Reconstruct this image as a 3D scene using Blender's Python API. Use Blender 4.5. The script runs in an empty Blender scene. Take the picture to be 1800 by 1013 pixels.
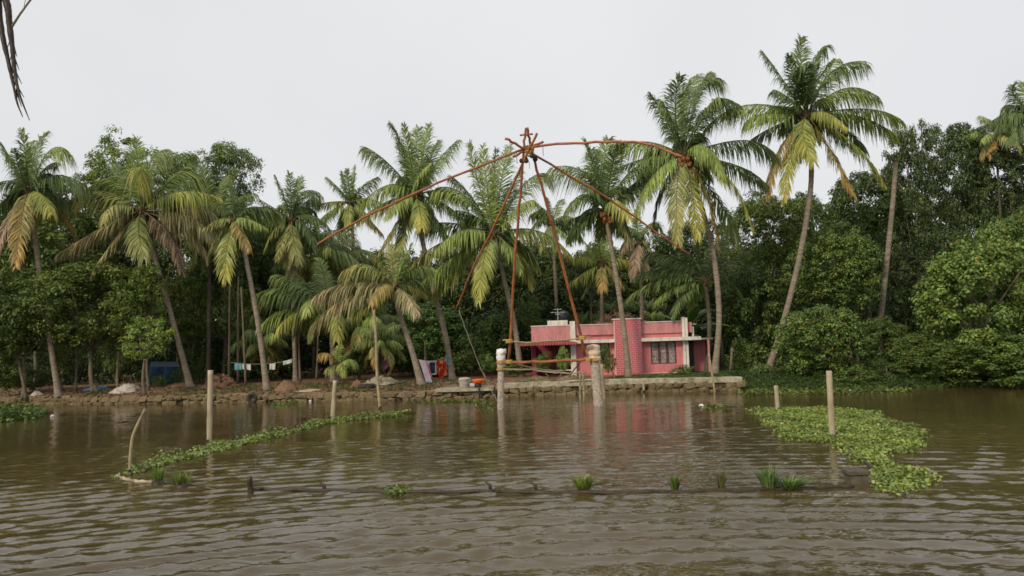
import bpy, math, random
import numpy as np
from mathutils import Matrix, Vector

# ------------------------------------------------------------------ camera, sky, sun, exposure
sc = bpy.context.scene
COL = sc.collection
F = 1400.0; CX, CY = 900.0, 506.5; CAMZ = 3.5
PITCH = math.atan(93.5 / F); ROLL = math.radians(-1.75)
cam = bpy.data.cameras.new('camera'); co = bpy.data.objects.new('camera', cam); COL.objects.link(co)
cam.sensor_width = 36.0; cam.lens = 36.0 * F / 1800.0; cam.clip_end = 3000; cam.clip_start = 0.1
RM = Matrix.Rotation(math.pi / 2 + PITCH, 3, 'X') @ Matrix.Rotation(ROLL, 3, 'Z')
M4 = RM.to_4x4(); M4.translation = (0, 0, CAMZ); co.matrix_world = M4
sc.camera = co

SUN_EL, SUN_AZ = math.radians(33), math.radians(216)
w = bpy.data.worlds.new('World'); sc.world = w; w.use_nodes = True
nt = w.node_tree; nt.nodes.clear()
out = nt.nodes.new('ShaderNodeOutputWorld'); bg = nt.nodes.new('ShaderNodeBackground')
sky = nt.nodes.new('ShaderNodeTexSky'); sky.sky_type = 'NISHITA'; sky.sun_disc = False
sky.sun_elevation = SUN_EL; sky.sun_rotation = SUN_AZ
tc = nt.nodes.new('ShaderNodeTexCoord'); cl = nt.nodes.new('ShaderNodeTexNoise')
cl.inputs['Scale'].default_value = 1.6; cl.inputs['Detail'].default_value = 4
cr = nt.nodes.new('ShaderNodeValToRGB')
cr.color_ramp.elements[0].position = 0.3; cr.color_ramp.elements[0].color = (7.35, 7.45, 7.65, 1)
cr.color_ramp.elements[1].position = 0.7; cr.color_ramp.elements[1].color = (8.6, 8.6, 8.65, 1)
mx = nt.nodes.new('ShaderNodeMix'); mx.data_type = 'RGBA'; mx.inputs[0].default_value = 0.94
nt.links.new(tc.outputs['Generated'], cl.inputs['Vector']); nt.links.new(cl.outputs['Fac'], cr.inputs[0])
nt.links.new(sky.outputs[0], mx.inputs[6]); nt.links.new(cr.outputs[0], mx.inputs[7])
nt.links.new(mx.outputs[2], bg.inputs['Color']); bg.inputs['Strength'].default_value = 0.0605
nt.links.new(bg.outputs[0], out.inputs[0])
sl = bpy.data.lights.new('sun', 'SUN'); so = bpy.data.objects.new('sun', sl); COL.objects.link(so)
sl.energy = 1.5; sl.angle = math.radians(11); sl.color = (1.0, 0.86, 0.66)
sdir = Vector((math.sin(SUN_AZ) * math.cos(SUN_EL), math.cos(SUN_AZ) * math.cos(SUN_EL), math.sin(SUN_EL)))
so.rotation_euler = sdir.to_track_quat('Z', 'Y').to_euler()
vs = sc.view_settings; vs.view_transform = 'Standard'; vs.look = 'None'; vs.exposure = 0.72; vs.gamma = 1.0; vs.use_curve_mapping = False
sc.cycles.max_bounces = 6; sc.cycles.diffuse_bounces = 3; sc.cycles.glossy_bounces = 3; sc.cycles.transmission_bounces = 3
sc.cycles.use_denoising = True; sc.cycles.filter_width = 1.6

# ------------------------------------------------------------------ helpers
RNG = np.random.default_rng(7); random.seed(7)
def P(x, y, Y):
    """the point at distance Y from the viewer's quay seen at photograph pixel x, y"""
    d = RM @ Vector(((x - CX) / F, -(y - CY) / F, -1.0))
    return np.array(d * (Y / d.y)) + np.array((0, 0, CAMZ))
def G(x, y, z=0.0):
    d = RM @ Vector(((x - CX) / F, -(y - CY) / F, -1.0))
    k = (z - CAMZ) / d.z
    return np.array((d.x * k, d.y * k, z))
WL = {}
def link(o, loc, parent=None):
    COL.objects.link(o)
    loc = np.array(loc, float)
    WL[o.name] = loc
    if parent is not None:
        o.parent = parent; o.location = loc - WL[parent.name]
    else: o.location = loc
    return o
def tag(o, label, cat, group=None):
    o['label'] = label; o['category'] = cat
    if group: o['group'] = group
    return o
def thing(name, label, cat, loc, group=None):
    o = bpy.data.objects.new(name, None); o.empty_display_size = 0.3
    link(o, loc); return tag(o, label, cat, group)
def mk(name, V, Fa, mat, col=None, smooth=False):
    """mesh from arrays; Fa is an (m,k) array or a list of faces"""
    me = bpy.data.meshes.new(name)
    V = np.asarray(V, np.float32).reshape(-1, 3)
    if isinstance(Fa, np.ndarray):
        m, k = Fa.shape
        me.vertices.add(len(V)); me.vertices.foreach_set('co', V.ravel())
        me.loops.add(m * k); me.loops.foreach_set('vertex_index', Fa.astype(np.int32).ravel())
        me.polygons.add(m)
        me.polygons.foreach_set('loop_start', np.arange(0, m * k, k, dtype=np.int32))
        me.polygons.foreach_set('loop_total', np.full(m, k, np.int32))
        me.update(calc_edges=True)
    else:
        me.from_pydata([tuple(v) for v in V.tolist()], [], [tuple(f) for f in Fa])
    if smooth: me.polygons.foreach_set('use_smooth', np.ones(len(me.polygons), bool))
    if col is not None:
        a = me.attributes.new('col', 'FLOAT_COLOR', 'POINT')
        c = np.ones((len(V), 4), np.float32); c[:, :3] = col; a.data.foreach_set('color', c.ravel())
    me.materials.append(mat); me.update()
    return me
def part(name, V, Fa, mat, parent, col=None, smooth=False, loc=None):
    V = np.asarray(V, float).reshape(-1, 3)
    loc = WL[parent.name] if loc is None else np.array(loc, float)
    return link(bpy.data.objects.new(name, mk(name, V - loc, Fa, mat, col, smooth)), loc, parent)
def solo(name, V, Fa, mat, col=None, smooth=False, kind=None):
    V = np.asarray(V, float).reshape(-1, 3)
    loc = (V.min(0) + V.max(0)) / 2; loc[2] = V[:, 2].min()
    o = link(bpy.data.objects.new(name, mk(name, V - loc, Fa, mat, col, smooth)), loc)
    if kind: o['kind'] = kind
    return o
class MB:
    def __init__(s): s.v = []; s.f = []; s.n = 0
    def add(s, V, Fa):
        V = np.asarray(V, float); s.v.append(V)
        for f in Fa: s.f.append([int(i) + s.n for i in f])
        s.n += len(V); return s
    def box(s, a, b):
        (x0, y0, z0), (x1, y1, z1) = a, b
        V = [(x0,y0,z0),(x1,y0,z0),(x1,y1,z0),(x0,y1,z0),(x0,y0,z1),(x1,y0,z1),(x1,y1,z1),(x0,y1,z1)]
        return s.add(V, [(0,3,2,1),(4,5,6,7),(0,1,5,4),(1,2,6,5),(2,3,7,6),(3,0,4,7)])
    def tube(s, pts, r, n=8, cap=True):
        V, Fa = tube(pts, r, n, cap); return s.add(V, Fa)
    def get(s): return np.concatenate(s.v), s.f
def tube(pts, r, n=8, cap=True, squash=None):
    pts = np.asarray(pts, float); m = len(pts)
    r = np.broadcast_to(np.asarray(r, float), (m,))
    T = np.gradient(pts, axis=0); T /= np.linalg.norm(T, axis=1)[:, None] + 1e-9
    ref = np.array((1.0, 0, 0)) if abs(T[:, 0]).mean() < 0.8 else np.array((0, 0, 1.0))
    A = np.cross(T, ref); A /= np.linalg.norm(A, axis=1)[:, None] + 1e-9
    B = np.cross(T, A)
    th = np.arange(n) * 2 * math.pi / n
    V = pts[:, None, :] + r[:, None, None] * (A[:, None, :] * np.cos(th)[None, :, None] + B[:, None, :] * np.sin(th)[None, :, None])
    V = V.reshape(-1, 3); Fa = []
    for i in range(m - 1):
        for j in range(n):
            k = (j + 1) % n
            Fa.append((i*n+j, i*n+k, (i+1)*n+k, (i+1)*n+j))
    if cap: Fa.append(tuple(range(n))[::-1]); Fa.append(tuple((m-1)*n + j for j in range(n)))
    return V, Fa
def smooth_path(pts, m):
    """Catmull-Rom through the points"""
    pts = np.asarray(pts, float)
    Q = np.vstack([2*pts[0]-pts[1], pts, 2*pts[-1]-pts[-2]]); out = []
    segs = len(pts) - 1
    for u in np.linspace(0, segs - 1e-6, m):
        i = int(u); t = u - i; p0, p1, p2, p3 = Q[i:i+4]
        out.append(0.5*((2*p1)+(-p0+p2)*t+(2*p0-5*p1+4*p2-p3)*t*t+(-p0+3*p1-3*p2+p3)*t**3))
    return np.array(out)
def wob(n, amp, seed=0):
    r = np.random.default_rng(seed); a = r.normal(0, amp, (n, 3)); return a

# ------------------------------------------------------------------ materials
class NT:
    def __init__(s, name):
        s.m = bpy.data.materials.new(name); s.m.use_nodes = True; s.t = s.m.node_tree
        s.b = s.t.nodes['Principled BSDF']; s.o = s.t.nodes['Material Output']
    def n(s, typ, **kw):
        o = s.t.nodes.new(typ)
        for k, v in kw.items():
            if k in o.inputs: o.inputs[k].default_value = v
            else: setattr(o, k, v)
        return o
    def l(s, a, b): s.t.links.new(a, b)
    def noise(s, scale, detail=3, vec=None, rough=0.55):
        o = s.n('ShaderNodeTexNoise'); o.inputs['Scale'].default_value = scale; o.inputs['Detail'].default_value = detail
        o.inputs['Roughness'].default_value = rough
        s.l(vec if vec is not None else s.coord(), o.inputs['Vector']); return o.outputs['Fac']
    def coord(s, scale=None):
        if not hasattr(s, '_c'): s._c = s.n('ShaderNodeTexCoord').outputs['Object']
        if scale is None: return s._c
        mp = s.n('ShaderNodeMapping'); mp.inputs['Scale'].default_value = scale; s.l(s._c, mp.inputs['Vector']); return mp.outputs[0]
    def geo(s, scale=(1,1,1), rot=0):
        g = s.n('ShaderNodeNewGeometry').outputs['Position']
        mp = s.n('ShaderNodeMapping'); mp.inputs['Scale'].default_value = scale; mp.inputs['Rotation'].default_value = (0, 0, rot); s.l(g, mp.inputs['Vector']); return mp.outputs[0]
    def ramp(s, fac, *stops):
        o = s.n('ShaderNodeValToRGB'); e = o.color_ramp.elements
        while len(e) < len(stops): e.new(0.5)
        for el, (p, c) in zip(e, stops):
            el.position = p; el.color = (*c, 1) if len(c) == 3 else c
        s.l(fac, o.inputs[0]); return o.outputs[0]
    def mix(s, fac, a, b, mode='MIX'):
        o = s.n('ShaderNodeMix'); o.data_type = 'RGBA'; o.blend_type = mode
        for i, v in ((0, fac), (6, a), (7, b)):
            if isinstance(v, (int, float)): o.inputs[i].default_value = v
            elif isinstance(v, tuple): o.inputs[i].default_value = (*v, 1)
            else: s.l(v, o.inputs[i])
        return o.outputs[2]
    def base(s, c): s.l(c, s.b.inputs['Base Color'])
    def bump(s, h, strength=0.3, dist=0.02):
        o = s.n('ShaderNodeBump'); o.inputs['Strength'].default_value = strength; o.inputs['Distance'].default_value = dist
        s.l(h, o.inputs['Height']); s.l(o.outputs[0], s.b.inputs['Normal'])
def mottled(name, c1, c2, scale=4, rough=0.85, bump=0.4, dist=0.02, c3=None, spec=0.3, stretch=None):
    t = NT(name); v = t.coord(stretch) if stretch else t.coord()
    f = t.noise(scale, 5, v); c = t.ramp(f, (0.3, c1), (0.7, c2))
    if c3:
        f2 = t.noise(scale * 0.37, 4, v); k = t.ramp(f2, (0.5, (0, 0, 0)), (0.66, (1, 1, 1))); c = t.mix(k, c, c3)
    t.base(c); t.b.inputs['Roughness'].default_value = rough; t.b.inputs['Specular IOR Level'].default_value = spec
    if bump: t.bump(t.noise(scale * 3, 4, v), bump, dist)
    return t.m
def leafmat(name, trans=0.3, rough=0.5, spec=0.35, mul=1.0):
    t = NT(name); a = t.n('ShaderNodeAttribute', attribute_name='col'); oi = t.n('ShaderNodeObjectInfo')
    c = t.mix(1.0, a.outputs['Color'], oi.outputs['Color'], 'MULTIPLY')
    t.base(c); t.b.inputs['Roughness'].default_value = rough; t.b.inputs['Specular IOR Level'].default_value = spec
    tr = t.n('ShaderNodeBsdfTranslucent'); mx = t.n('ShaderNodeMixShader'); mx.inputs[0].default_value = trans
    t.l(c, tr.inputs['Color']); t.l(t.b.outputs[0], mx.inputs[1]); t.l(tr.outputs[0], mx.inputs[2]); t.l(mx.outputs[0], t.o.inputs['Surface'])
    return t.m
MT = {}
MT['leaf'] = leafmat('broad_leaf', 0.25)
MT['frond'] = leafmat('palm_frond', 0.3, 0.45, 0.4)
MT['mat'] = leafmat('water_plant', 0.25, 0.4, 0.4)
MT['bark'] = mottled('bark', (0.10, 0.08, 0.055), (0.2, 0.165, 0.12), 5, 0.9, 0.6, 0.03, (0.09, 0.1, 0.05))
MT['darkbark'] = mottled('dark_bark', (0.06, 0.05, 0.035), (0.13, 0.11, 0.08), 5, 0.9, 0.6, 0.03, (0.06, 0.07, 0.035))
def palmbark():
    t = NT('palm_bark'); v = t.coord((1, 1, 6.0))
    c = t.ramp(t.noise(2.2, 5, v), (0.3, (0.13, 0.10, 0.075)), (0.7, (0.32, 0.265, 0.2)))
    k = t.ramp(t.noise(0.9, 4), (0.52, (0, 0, 0)), (0.7, (1, 1, 1)))
    c = t.mix(k, c, (0.17, 0.165, 0.11)); t.base(c); t.b.inputs['Roughness'].default_value = 0.9
    t.bump(t.noise(5, 4, v), 0.6, 0.03); return t.m
MT['palmbark'] = palmbark()
MT['coconut'] = mottled('coconut_husk', (0.16, 0.055, 0.02), (0.27, 0.11, 0.03), 6, 0.6, 0.2)
MT['fibre'] = mottled('palm_fibre', (0.07, 0.05, 0.03), (0.2, 0.13, 0.07), 8, 0.95, 0.8, 0.03)
MT['pole'] = mottled('orange_pole', (0.26, 0.08, 0.03), (0.42, 0.16, 0.065), 3, 0.55, 0.3, 0.01, (0.19, 0.075, 0.04))
MT['bamboo'] = mottled('grey_bamboo', (0.24, 0.19, 0.11), (0.42, 0.34, 0.2), 4, 0.7, 0.3, 0.01, (0.2, 0.17, 0.12))
MT['stake'] = mottled('weathered_stake', (0.28, 0.23, 0.15), (0.5, 0.43, 0.3), 5, 0.85, 0.6, 0.015, (0.2, 0.175, 0.11), stretch=(1, 1, 0.25))
MT['trunkpost'] = mottled('speckled_trunk_post', (0.17, 0.14, 0.11), (0.56, 0.49, 0.4), 9, 0.9, 0.8, 0.02, (0.38, 0.32, 0.25))
MT['sack'] = mottled('white_wrapping', (0.68, 0.67, 0.65), (0.82, 0.81, 0.8), 6, 0.7, 0.6, 0.02)
MT['sackpeach'] = mottled('peach_wrapping', (0.55, 0.38, 0.25), (0.72, 0.62, 0.48), 5, 0.75, 0.6, 0.02)
MT['rope'] = mottled('ochre_rope', (0.3, 0.18, 0.05), (0.5, 0.33, 0.1), 20, 0.9, 0.4)
MT['line'] = mottled('grey_line', (0.25, 0.24, 0.2), (0.4, 0.38, 0.32), 10, 0.8, 0)
MT['black'] = mottled('black_plastic', (0.012, 0.012, 0.014), (0.03, 0.03, 0.032), 5, 0.45, 0.05)
MT['wet'] = mottled('wet_dark_wood', (0.02, 0.016, 0.01), (0.06, 0.045, 0.03), 6, 0.5, 0.5)
def paint(name, c, dirt, amt=(0.42, 0.7), rough=0.75):
    t = NT(name); f = t.noise(1.6, 7, t.coord((1.6, 1, 0.45)), 0.7)
    k = t.ramp(f, (amt[0], (0, 0, 0)), (amt[1], (1, 1, 1)))
    fine = t.ramp(t.noise(14, 3), (0.3, (0.9, 0.9, 0.9)), (0.7, (1.06, 1.06, 1.06)))
    c1 = t.mix(1.0, t.mix(k, c, dirt), fine, 'MULTIPLY'); t.base(c1)
    t.b.inputs['Roughness'].default_value = rough; t.b.inputs['Specular IOR Level'].default_value = 0.3
    t.bump(t.noise(30, 3), 0.15, 0.01); return t.m
MT['pink'] = paint('pink_plaster', (0.62, 0.2, 0.21), (0.42, 0.16, 0.16))
MT['pinkpale'] = paint('faded_pink_plaster', (0.56, 0.235, 0.24), (0.33, 0.165, 0.16))
MT['brick'] = paint('painted_brick', (0.58, 0.15, 0.17), (0.5, 0.14, 0.155))
MT['mortar'] = paint('pale_mortar', (0.74, 0.5, 0.48), (0.66, 0.44, 0.42))
MT['white'] = paint('whitewash', (0.72, 0.67, 0.61), (0.36, 0.33, 0.27))
MT['wine'] = paint('maroon_paint', (0.22, 0.035, 0.05), (0.16, 0.03, 0.04))
MT['frame'] = paint('brown_window_wood', (0.15, 0.035, 0.025), (0.1, 0.03, 0.02), rough=0.5)
MT['concrete'] = mottled('mossy_concrete', (0.2, 0.18, 0.13), (0.38, 0.35, 0.27), 3, 0.95, 0.6, 0.03, (0.12, 0.11, 0.06))
MT['coping'] = mottled('pale_weathered_render', (0.24, 0.215, 0.15), (0.46, 0.42, 0.32), 4, 0.95, 0.6, 0.03, (0.17, 0.15, 0.09))
MT['stone'] = mottled('laterite_stone', (0.09, 0.07, 0.04), (0.25, 0.19, 0.11), 4, 0.95, 0.7, 0.04, (0.13, 0.115, 0.045))
MT['stonedark'] = mottled('wall_core', (0.05, 0.04, 0.025), (0.12, 0.09, 0.055), 4, 0.95, 0.7, 0.04)
MT['litter'] = mottled('dry_leaf_litter', (0.13, 0.07, 0.045), (0.3, 0.17, 0.11), 9, 0.95, 0.8, 0.05, (0.09, 0.055, 0.035))
MT['mound'] = mottled('earth_mound', (0.13, 0.08, 0.05), (0.26, 0.17, 0.1), 7, 0.95, 0.8, 0.05)
MT['sand'] = mottled('pale_sand', (0.32, 0.25, 0.17), (0.46, 0.38, 0.27), 7, 0.95, 0.4)
MT['rubber'] = mottled('tyre_rubber', (0.02, 0.019, 0.017), (0.06, 0.055, 0.045), 8, 0.85, 0.4)
MT['blue'] = mottled('blue_tarpaulin', (0.018, 0.05, 0.1), (0.035, 0.095, 0.17), 2.5, 0.5, 0.6, 0.06)
MT['bluelight'] = mottled('sky_blue_tarpaulin', (0.1, 0.22, 0.4), (0.2, 0.36, 0.55), 3, 0.5, 0.6, 0.06)
MT['tarp'] = mottled('grey_white_sheet', (0.36, 0.32, 0.28), (0.55, 0.5, 0.45), 4, 0.7, 0.7, 0.06, (0.3, 0.25, 0.2))
MT['orange'] = mottled('orange_plastic', (0.75, 0.11, 0.012), (0.85, 0.16, 0.02), 3, 0.4, 0)
MT['bucket'] = mottled('dusty_white_plastic', (0.4, 0.36, 0.3), (0.55, 0.5, 0.43), 5, 0.6, 0.1)
MT['metal'] = mottled('dull_metal', (0.35, 0.35, 0.35), (0.5, 0.5, 0.5), 8, 0.4, 0.1)
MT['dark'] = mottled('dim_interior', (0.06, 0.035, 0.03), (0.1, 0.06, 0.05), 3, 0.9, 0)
def glass():
    t = NT('window_glass'); t.b.inputs['Base Color'].default_value = (0.03, 0.035, 0.035, 1)
    t.b.inputs['Roughness'].default_value = 0.12; t.b.inputs['Alpha'].default_value = 0.12; return t.m
MT['glass'] = glass()
MT['curtain'] = mottled('patterned_curtain', (0.16, 0.13, 0.12), (0.75, 0.7, 0.66), 9, 0.9, 0.2)
def cloth(name, *stops, scale=5, stretch=None):
    t = NT(name); c = t.ramp(t.noise(scale, 2, t.coord(stretch) if stretch else None), *stops)
    t.base(c); t.b.inputs['Roughness'].default_value = 0.9; t.b.inputs['Specular IOR Level'].default_value = 0.1
    return t.m

# ------------------------------------------------------------------ water and ground
BANK = [(-400, 716), (0, 711), (200, 711), (400, 708), (700, 704), (860, 699), (1100, 690), (1300, 687), (1450, 685), (1600, 682), (1800, 681), (2200, 678)]
BK = np.array([G(x, y) for x, y in BANK]); BK[:, 1] += 0.15
def bank_y(X): return np.interp(X, BK[:, 0], BK[:, 1])
def front_z(X):
    xa, xb = G(872, 699)[0], G(1306, 687)[0]
    return np.where(X < xa, 0.5 + .06 * np.sin(X * .9) + .04 * np.sin(X * 2.3), np.where(X < xb, 0.55, 0.12))
def snoise(X, Y, seed, k=6, s0=0.3, s1=1.5):
    r = np.random.default_rng(seed); o = np.zeros_like(X, dtype=float)
    for _ in range(k):
        a = r.uniform(0, 6.283); f = r.uniform(s0, s1); o += np.sin((X*math.cos(a)+Y*math.sin(a))*f + r.uniform(0, 6.283))
    return o / k
def ground_z(X, Y):
    d = np.maximum(Y - bank_y(X), 0)
    f = front_z(X); return f + (0.82 - f) * np.clip(d / 4.5, 0, 1) + 0.06 * snoise(X, Y, 3) * np.clip(d, 0, 1)
def water():
    xs = np.concatenate([np.linspace(-420, -40, 24)[:-1], np.arange(-40, 40, 0.13), np.linspace(40, 420, 24)])
    ys = np.concatenate([np.linspace(-120, 5, 14)[:-1], np.arange(5, 30, 0.085), np.arange(30, 66, 0.3)])
    X, Y = np.meshgrid(xs, ys)
    near = np.clip((40 - abs(X)) / 3, 0, 1) * np.clip((Y - 5) / 1.5, 0, 1)
    r = np.random.default_rng(11); Z = np.zeros_like(X)
    for (cx, cy, n, amp) in ((2.0, -10, 9, 0.0135), (-24, -6, 6, 0.009), (26, -8, 6, 0.0095)):
        R = np.hypot(X - cx, Y - cy)
        for _ in range(n):
            lam = r.uniform(0.3, 0.75); ph = r.uniform(0, 6.283)
            Z += amp * (lam ** 0.7) * np.sin(R * 6.283 / lam + ph + 2.4 * snoise(X, Y, r.integers(1e6), 5, 0.2, 1.1))
    for lam in (2.2, 2.7, 3.4):
        R = np.hypot(X - 1, Y + 9); Z += 0.005 * lam * np.sin(R * 6.283 / lam + r.uniform(0, 6) + 2.2 * snoise(X, Y, r.integers(1e6), 4, 0.1, 0.4)) * np.interp(Y, [14, 24], [1, .15])
    for _ in range(9):
        a = r.uniform(-0.9, 0.9) + math.pi / 2; lam = r.uniform(0.6, 1.2)
        Z += 0.003 * np.sin((X*math.cos(a)+Y*math.sin(a))*6.283/lam + r.uniform(0, 6.283))
    gust = 0.5 + 0.95 * np.clip(0.5 + snoise(X, Y, 21, 7, 0.08, 0.4), 0, 1)
    fall = np.interp(Y, [0, 14, 19, 24, 34, 60], [0.62, 0.6, 0.52, 0.36, 0.22, 0.15])
    Z = Z * near * fall * gust
    V = np.stack([X, Y, Z], -1).reshape(-1, 3)
    ny, nx = X.shape; i = np.arange(ny - 1)[:, None] * nx + np.arange(nx - 1)[None, :]
    Fa = np.stack([i, i + 1, i + nx + 1, i + nx], -1).reshape(-1, 4)
    t = NT('river_water'); t.b.inputs['Roughness'].default_value = 0.04; t.b.inputs['IOR'].default_value = 1.5
    c = t.ramp(t.noise(0.12, 3, t.geo()), (0.35, (0.064, 0.046, 0.018)), (0.65, (0.086, 0.062, 0.025))); t.base(c)
    a = t.noise(3.2, 3, t.geo((0.4, 1.05, 1)), 0.6); b = t.noise(7, 2, t.geo((0.45, 1.1, 1)), 0.5)
    add = t.n('ShaderNodeMath', operation='MULTIPLY_ADD'); add.inputs[1].default_value = 0.3
    t.l(b, add.inputs[0]); t.l(a, add.inputs[2])
    # the wake has stirred the near water; it is calmer inside the net enclosure
    sep = t.n('ShaderNodeSeparateXYZ'); t.l(t.n('ShaderNodeNewGeometry').outputs['Position'], sep.inputs[0])
    mr = t.n('ShaderNodeMapRange'); mr.inputs['From Min'].default_value = 13; mr.inputs['From Max'].default_value = 30
    mr.inputs['To Min'].default_value = 0.042; mr.inputs['To Max'].default_value = 0.03; t.l(sep.outputs['Y'], mr.inputs['Value'])
    gu = t.ramp(t.noise(0.22, 3, t.geo((0.6, 1.3, 1))), (0.35, (.25, .25, .25)), (0.65, (1, 1, 1))); mu = t.n('ShaderNodeMath', operation='MULTIPLY'); t.l(mr.outputs[0], mu.inputs[0]); t.l(gu, mu.inputs[1])
    bp = t.n('ShaderNodeBump'); bp.inputs['Strength'].default_value = 0.8; t.l(mu.outputs[0], bp.inputs['Distance']); t.l(add.outputs[0], bp.inputs['Height']); t.l(bp.outputs[0], t.b.inputs['Normal'])
    o = solo('river_water', V, Fa, t.m, smooth=True, kind='structure')
water()
def ground():
    xs = np.concatenate([np.linspace(-900, -60, 16)[:-1], np.arange(-60, 60, 0.5), np.linspace(60, 900, 16)])
    ds = np.concatenate([np.linspace(0, 12, 32), np.linspace(13, 60, 24), np.array([90, 160, 400, 1200, 2500])])
    X, D = np.meshgrid(xs, ds); Y = bank_y(X) + D + 0.12
    Z = ground_z(X, Y)
    V = np.stack([X, Y, Z], -1).reshape(-1, 3)
    low = np.stack([xs, bank_y(xs) + 0.12 - np.where(front_z(xs) < 0.3, 0.5, 0.0), np.full_like(xs, -0.8)], -1)
    V = np.vstack([low, V]); nx = len(xs); ny = len(ds) + 1
    i = np.arange(ny - 1)[:, None] * nx + np.arange(nx - 1)[None, :]
    Fa = np.stack([i, i + 1, i + nx + 1, i + nx], -1).reshape(-1, 4)
    t = NT('bank_earth'); g = t.geo()
    soil = t.ramp(t.noise(0.9, 6, g, 0.65), (0.3, (0.13, 0.078, 0.045)), (0.55, (0.235, 0.15, 0.088)), (0.75, (0.3, 0.205, 0.125)))
    grass = t.ramp(t.noise(3, 4, g), (0.3, (0.03, 0.05, 0.012)), (0.7, (0.07, 0.1, 0.025)))
    sep = t.n('ShaderNodeSeparateXYZ'); gg = t.n('ShaderNodeNewGeometry'); t.l(gg.outputs['Position'], sep.inputs[0])
    mr = t.n('ShaderNodeMapRange'); mr.inputs['From Min'].default_value = 2; mr.inputs['From Max'].default_value = 19
    mr.inputs['To Min'].default_value = -0.12; mr.inputs['To Max'].default_value = 0.35
    t.l(sep.outputs['X'], mr.inputs['Value'])
    ad = t.n('ShaderNodeMath', operation='ADD'); t.l(t.noise(0.35, 5, g), ad.inputs[0]); t.l(mr.outputs[0], ad.inputs[1])
    k = t.ramp(ad.outputs[0], (0.46, (0, 0, 0)), (0.58, (1, 1, 1)))
    t.base(t.mix(k, soil, grass)); t.b.inputs['Roughness'].default_value = 0.95; t.b.inputs['Specular IOR Level'].default_value = 0.15
    t.bump(t.noise(6, 5, g), 0.7, 0.08)
    solo('bank_ground', V, Fa, t.m, smooth=True, kind='structure')
ground()

# ------------------------------------------------------------------ retaining walls: core, stones, coping
def stone_mesh(seed):
    r = np.random.default_rng(seed)
    V = np.array([(sx, sy, sz) for sz in (-1, 1) for sy in (-1, 1) for sx in (-1, 1)], float) * 0.5
    V += r.normal(0, 0.12, V.shape)
    mid = np.array([(0, -0.62, 0), (0.56, -0.42, 0.05), (-0.56, -0.42, -0.05)]) + r.normal(0, 0.06, (3, 3))
    V = np.vstack([V, mid])
    fr = [(0,1,8),(1,5,8),(5,4,8),(4,0,8)]
    Fa = fr + [(1,3,7,5),(3,2,6,7),(2,0,4,6),(4,5,7,6),(0,2,3,1)]
    return mk('stone', V, Fa, MT['stone'], smooth=False)
STONES = [stone_mesh(i) for i in range(9)]
for i, m_ in enumerate(STONES):
    m_.materials.clear(); m_.materials.append(MT['stone'])
def wall(name, label, xa, xb, ztop, rows, coping, step):
    c0 = np.array((0.5*(xa+xb), float(bank_y(0.5*(xa+xb))), 0)); t = thing(name, label, 'wall', c0)
    xs = np.arange(xa, xb + 0.01, 0.5); m = MB()
    prof = [(-0.02, -0.9), (-0.0, ztop - coping), (0.42, ztop - coping), (0.42, -0.9)]
    V = []
    for x in xs:
        y = float(bank_y(x))
        for dy, z in prof: V.append((x, y + dy - 0.05, z))
    Fa = []
    for i in range(len(xs) - 1):
        for j in range(4):
            k = (j + 1) % 4; Fa.append((i*4+j, (i+1)*4+j, (i+1)*4+k, i*4+k))
    Fa += [(0, 1, 2, 3), tuple(reversed([(len(xs)-1)*4 + j for j in range(4)]))]
    part('wall_core', V, Fa, MT['stonedark'], t)
    h = (ztop - coping + 0.12) / rows
    for r_ in range(rows):
        x = xa + random.uniform(0, 0.3)
        while x < xb - 0.2:
            wd = random.uniform(0.7, 1.35) * step
            if random.random() < 0.95:
                o = bpy.data.objects.new('stone', random.choice(STONES))
                y = float(bank_y(x + wd / 2)) - random.uniform(0.06, 0.16)
                link(o, (x + wd / 2, y, -0.1 + h * (r_ + 0.5) + random.uniform(-0.03, 0.03)), t)
                o.scale = (wd * 0.97, random.uniform(0.28, 0.4), h * random.uniform(0.7, 1.3)); o.rotation_euler = (random.uniform(-.15, .15), random.uniform(-.3, .3), random.uniform(-.2, .2))
            x += wd
    if coping:
        x = xa
        while x < xb - 0.3:
            ln = min(random.uniform(2.0, 3.2), xb - x)
            m = MB(); n = 8; V = []
            for i in range(n + 1):
                xx = x + 0.008 + (ln - 0.016) * i / n; y = float(bank_y(xx)); j = random.uniform(-.012, .012); jt = random.uniform(-.02, .015)
                V += [(xx, y - 0.2 + j, ztop - coping + 0.004), (xx, y - 0.19 + j, ztop - 0.03 + jt), (xx, y - 0.15 + j, ztop + jt), (xx, y + 0.42, ztop + jt), (xx, y + 0.42, ztop - coping + 0.004)]
            Fa = []
            for i in range(n):
                for j in range(5):
                    k = (j + 1) % 5; Fa.append((i*5+j, (i+1)*5+j, (i+1)*5+k, i*5+k))
            Fa += [(0, 1, 2, 3, 4), tuple(reversed([n*5+j for j in range(5)]))]
            part('coping_block', V, Fa, MT['coping'], t); x += ln
XA, XM, XB = G(-60, 711)[0], G(872, 699)[0], G(1306, 687)[0]
wall('rubble_wall', 'long low rubble stone wall along the brown earth bank at left', XA, XM - 0.05, 0.47, 2, 0.0, 0.46)
wall('quay_wall', 'stone quay wall with pale concrete coping in front of the pink house', XM + 0.05, XB, 0.86, 2, 0.34, 0.55)

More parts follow.
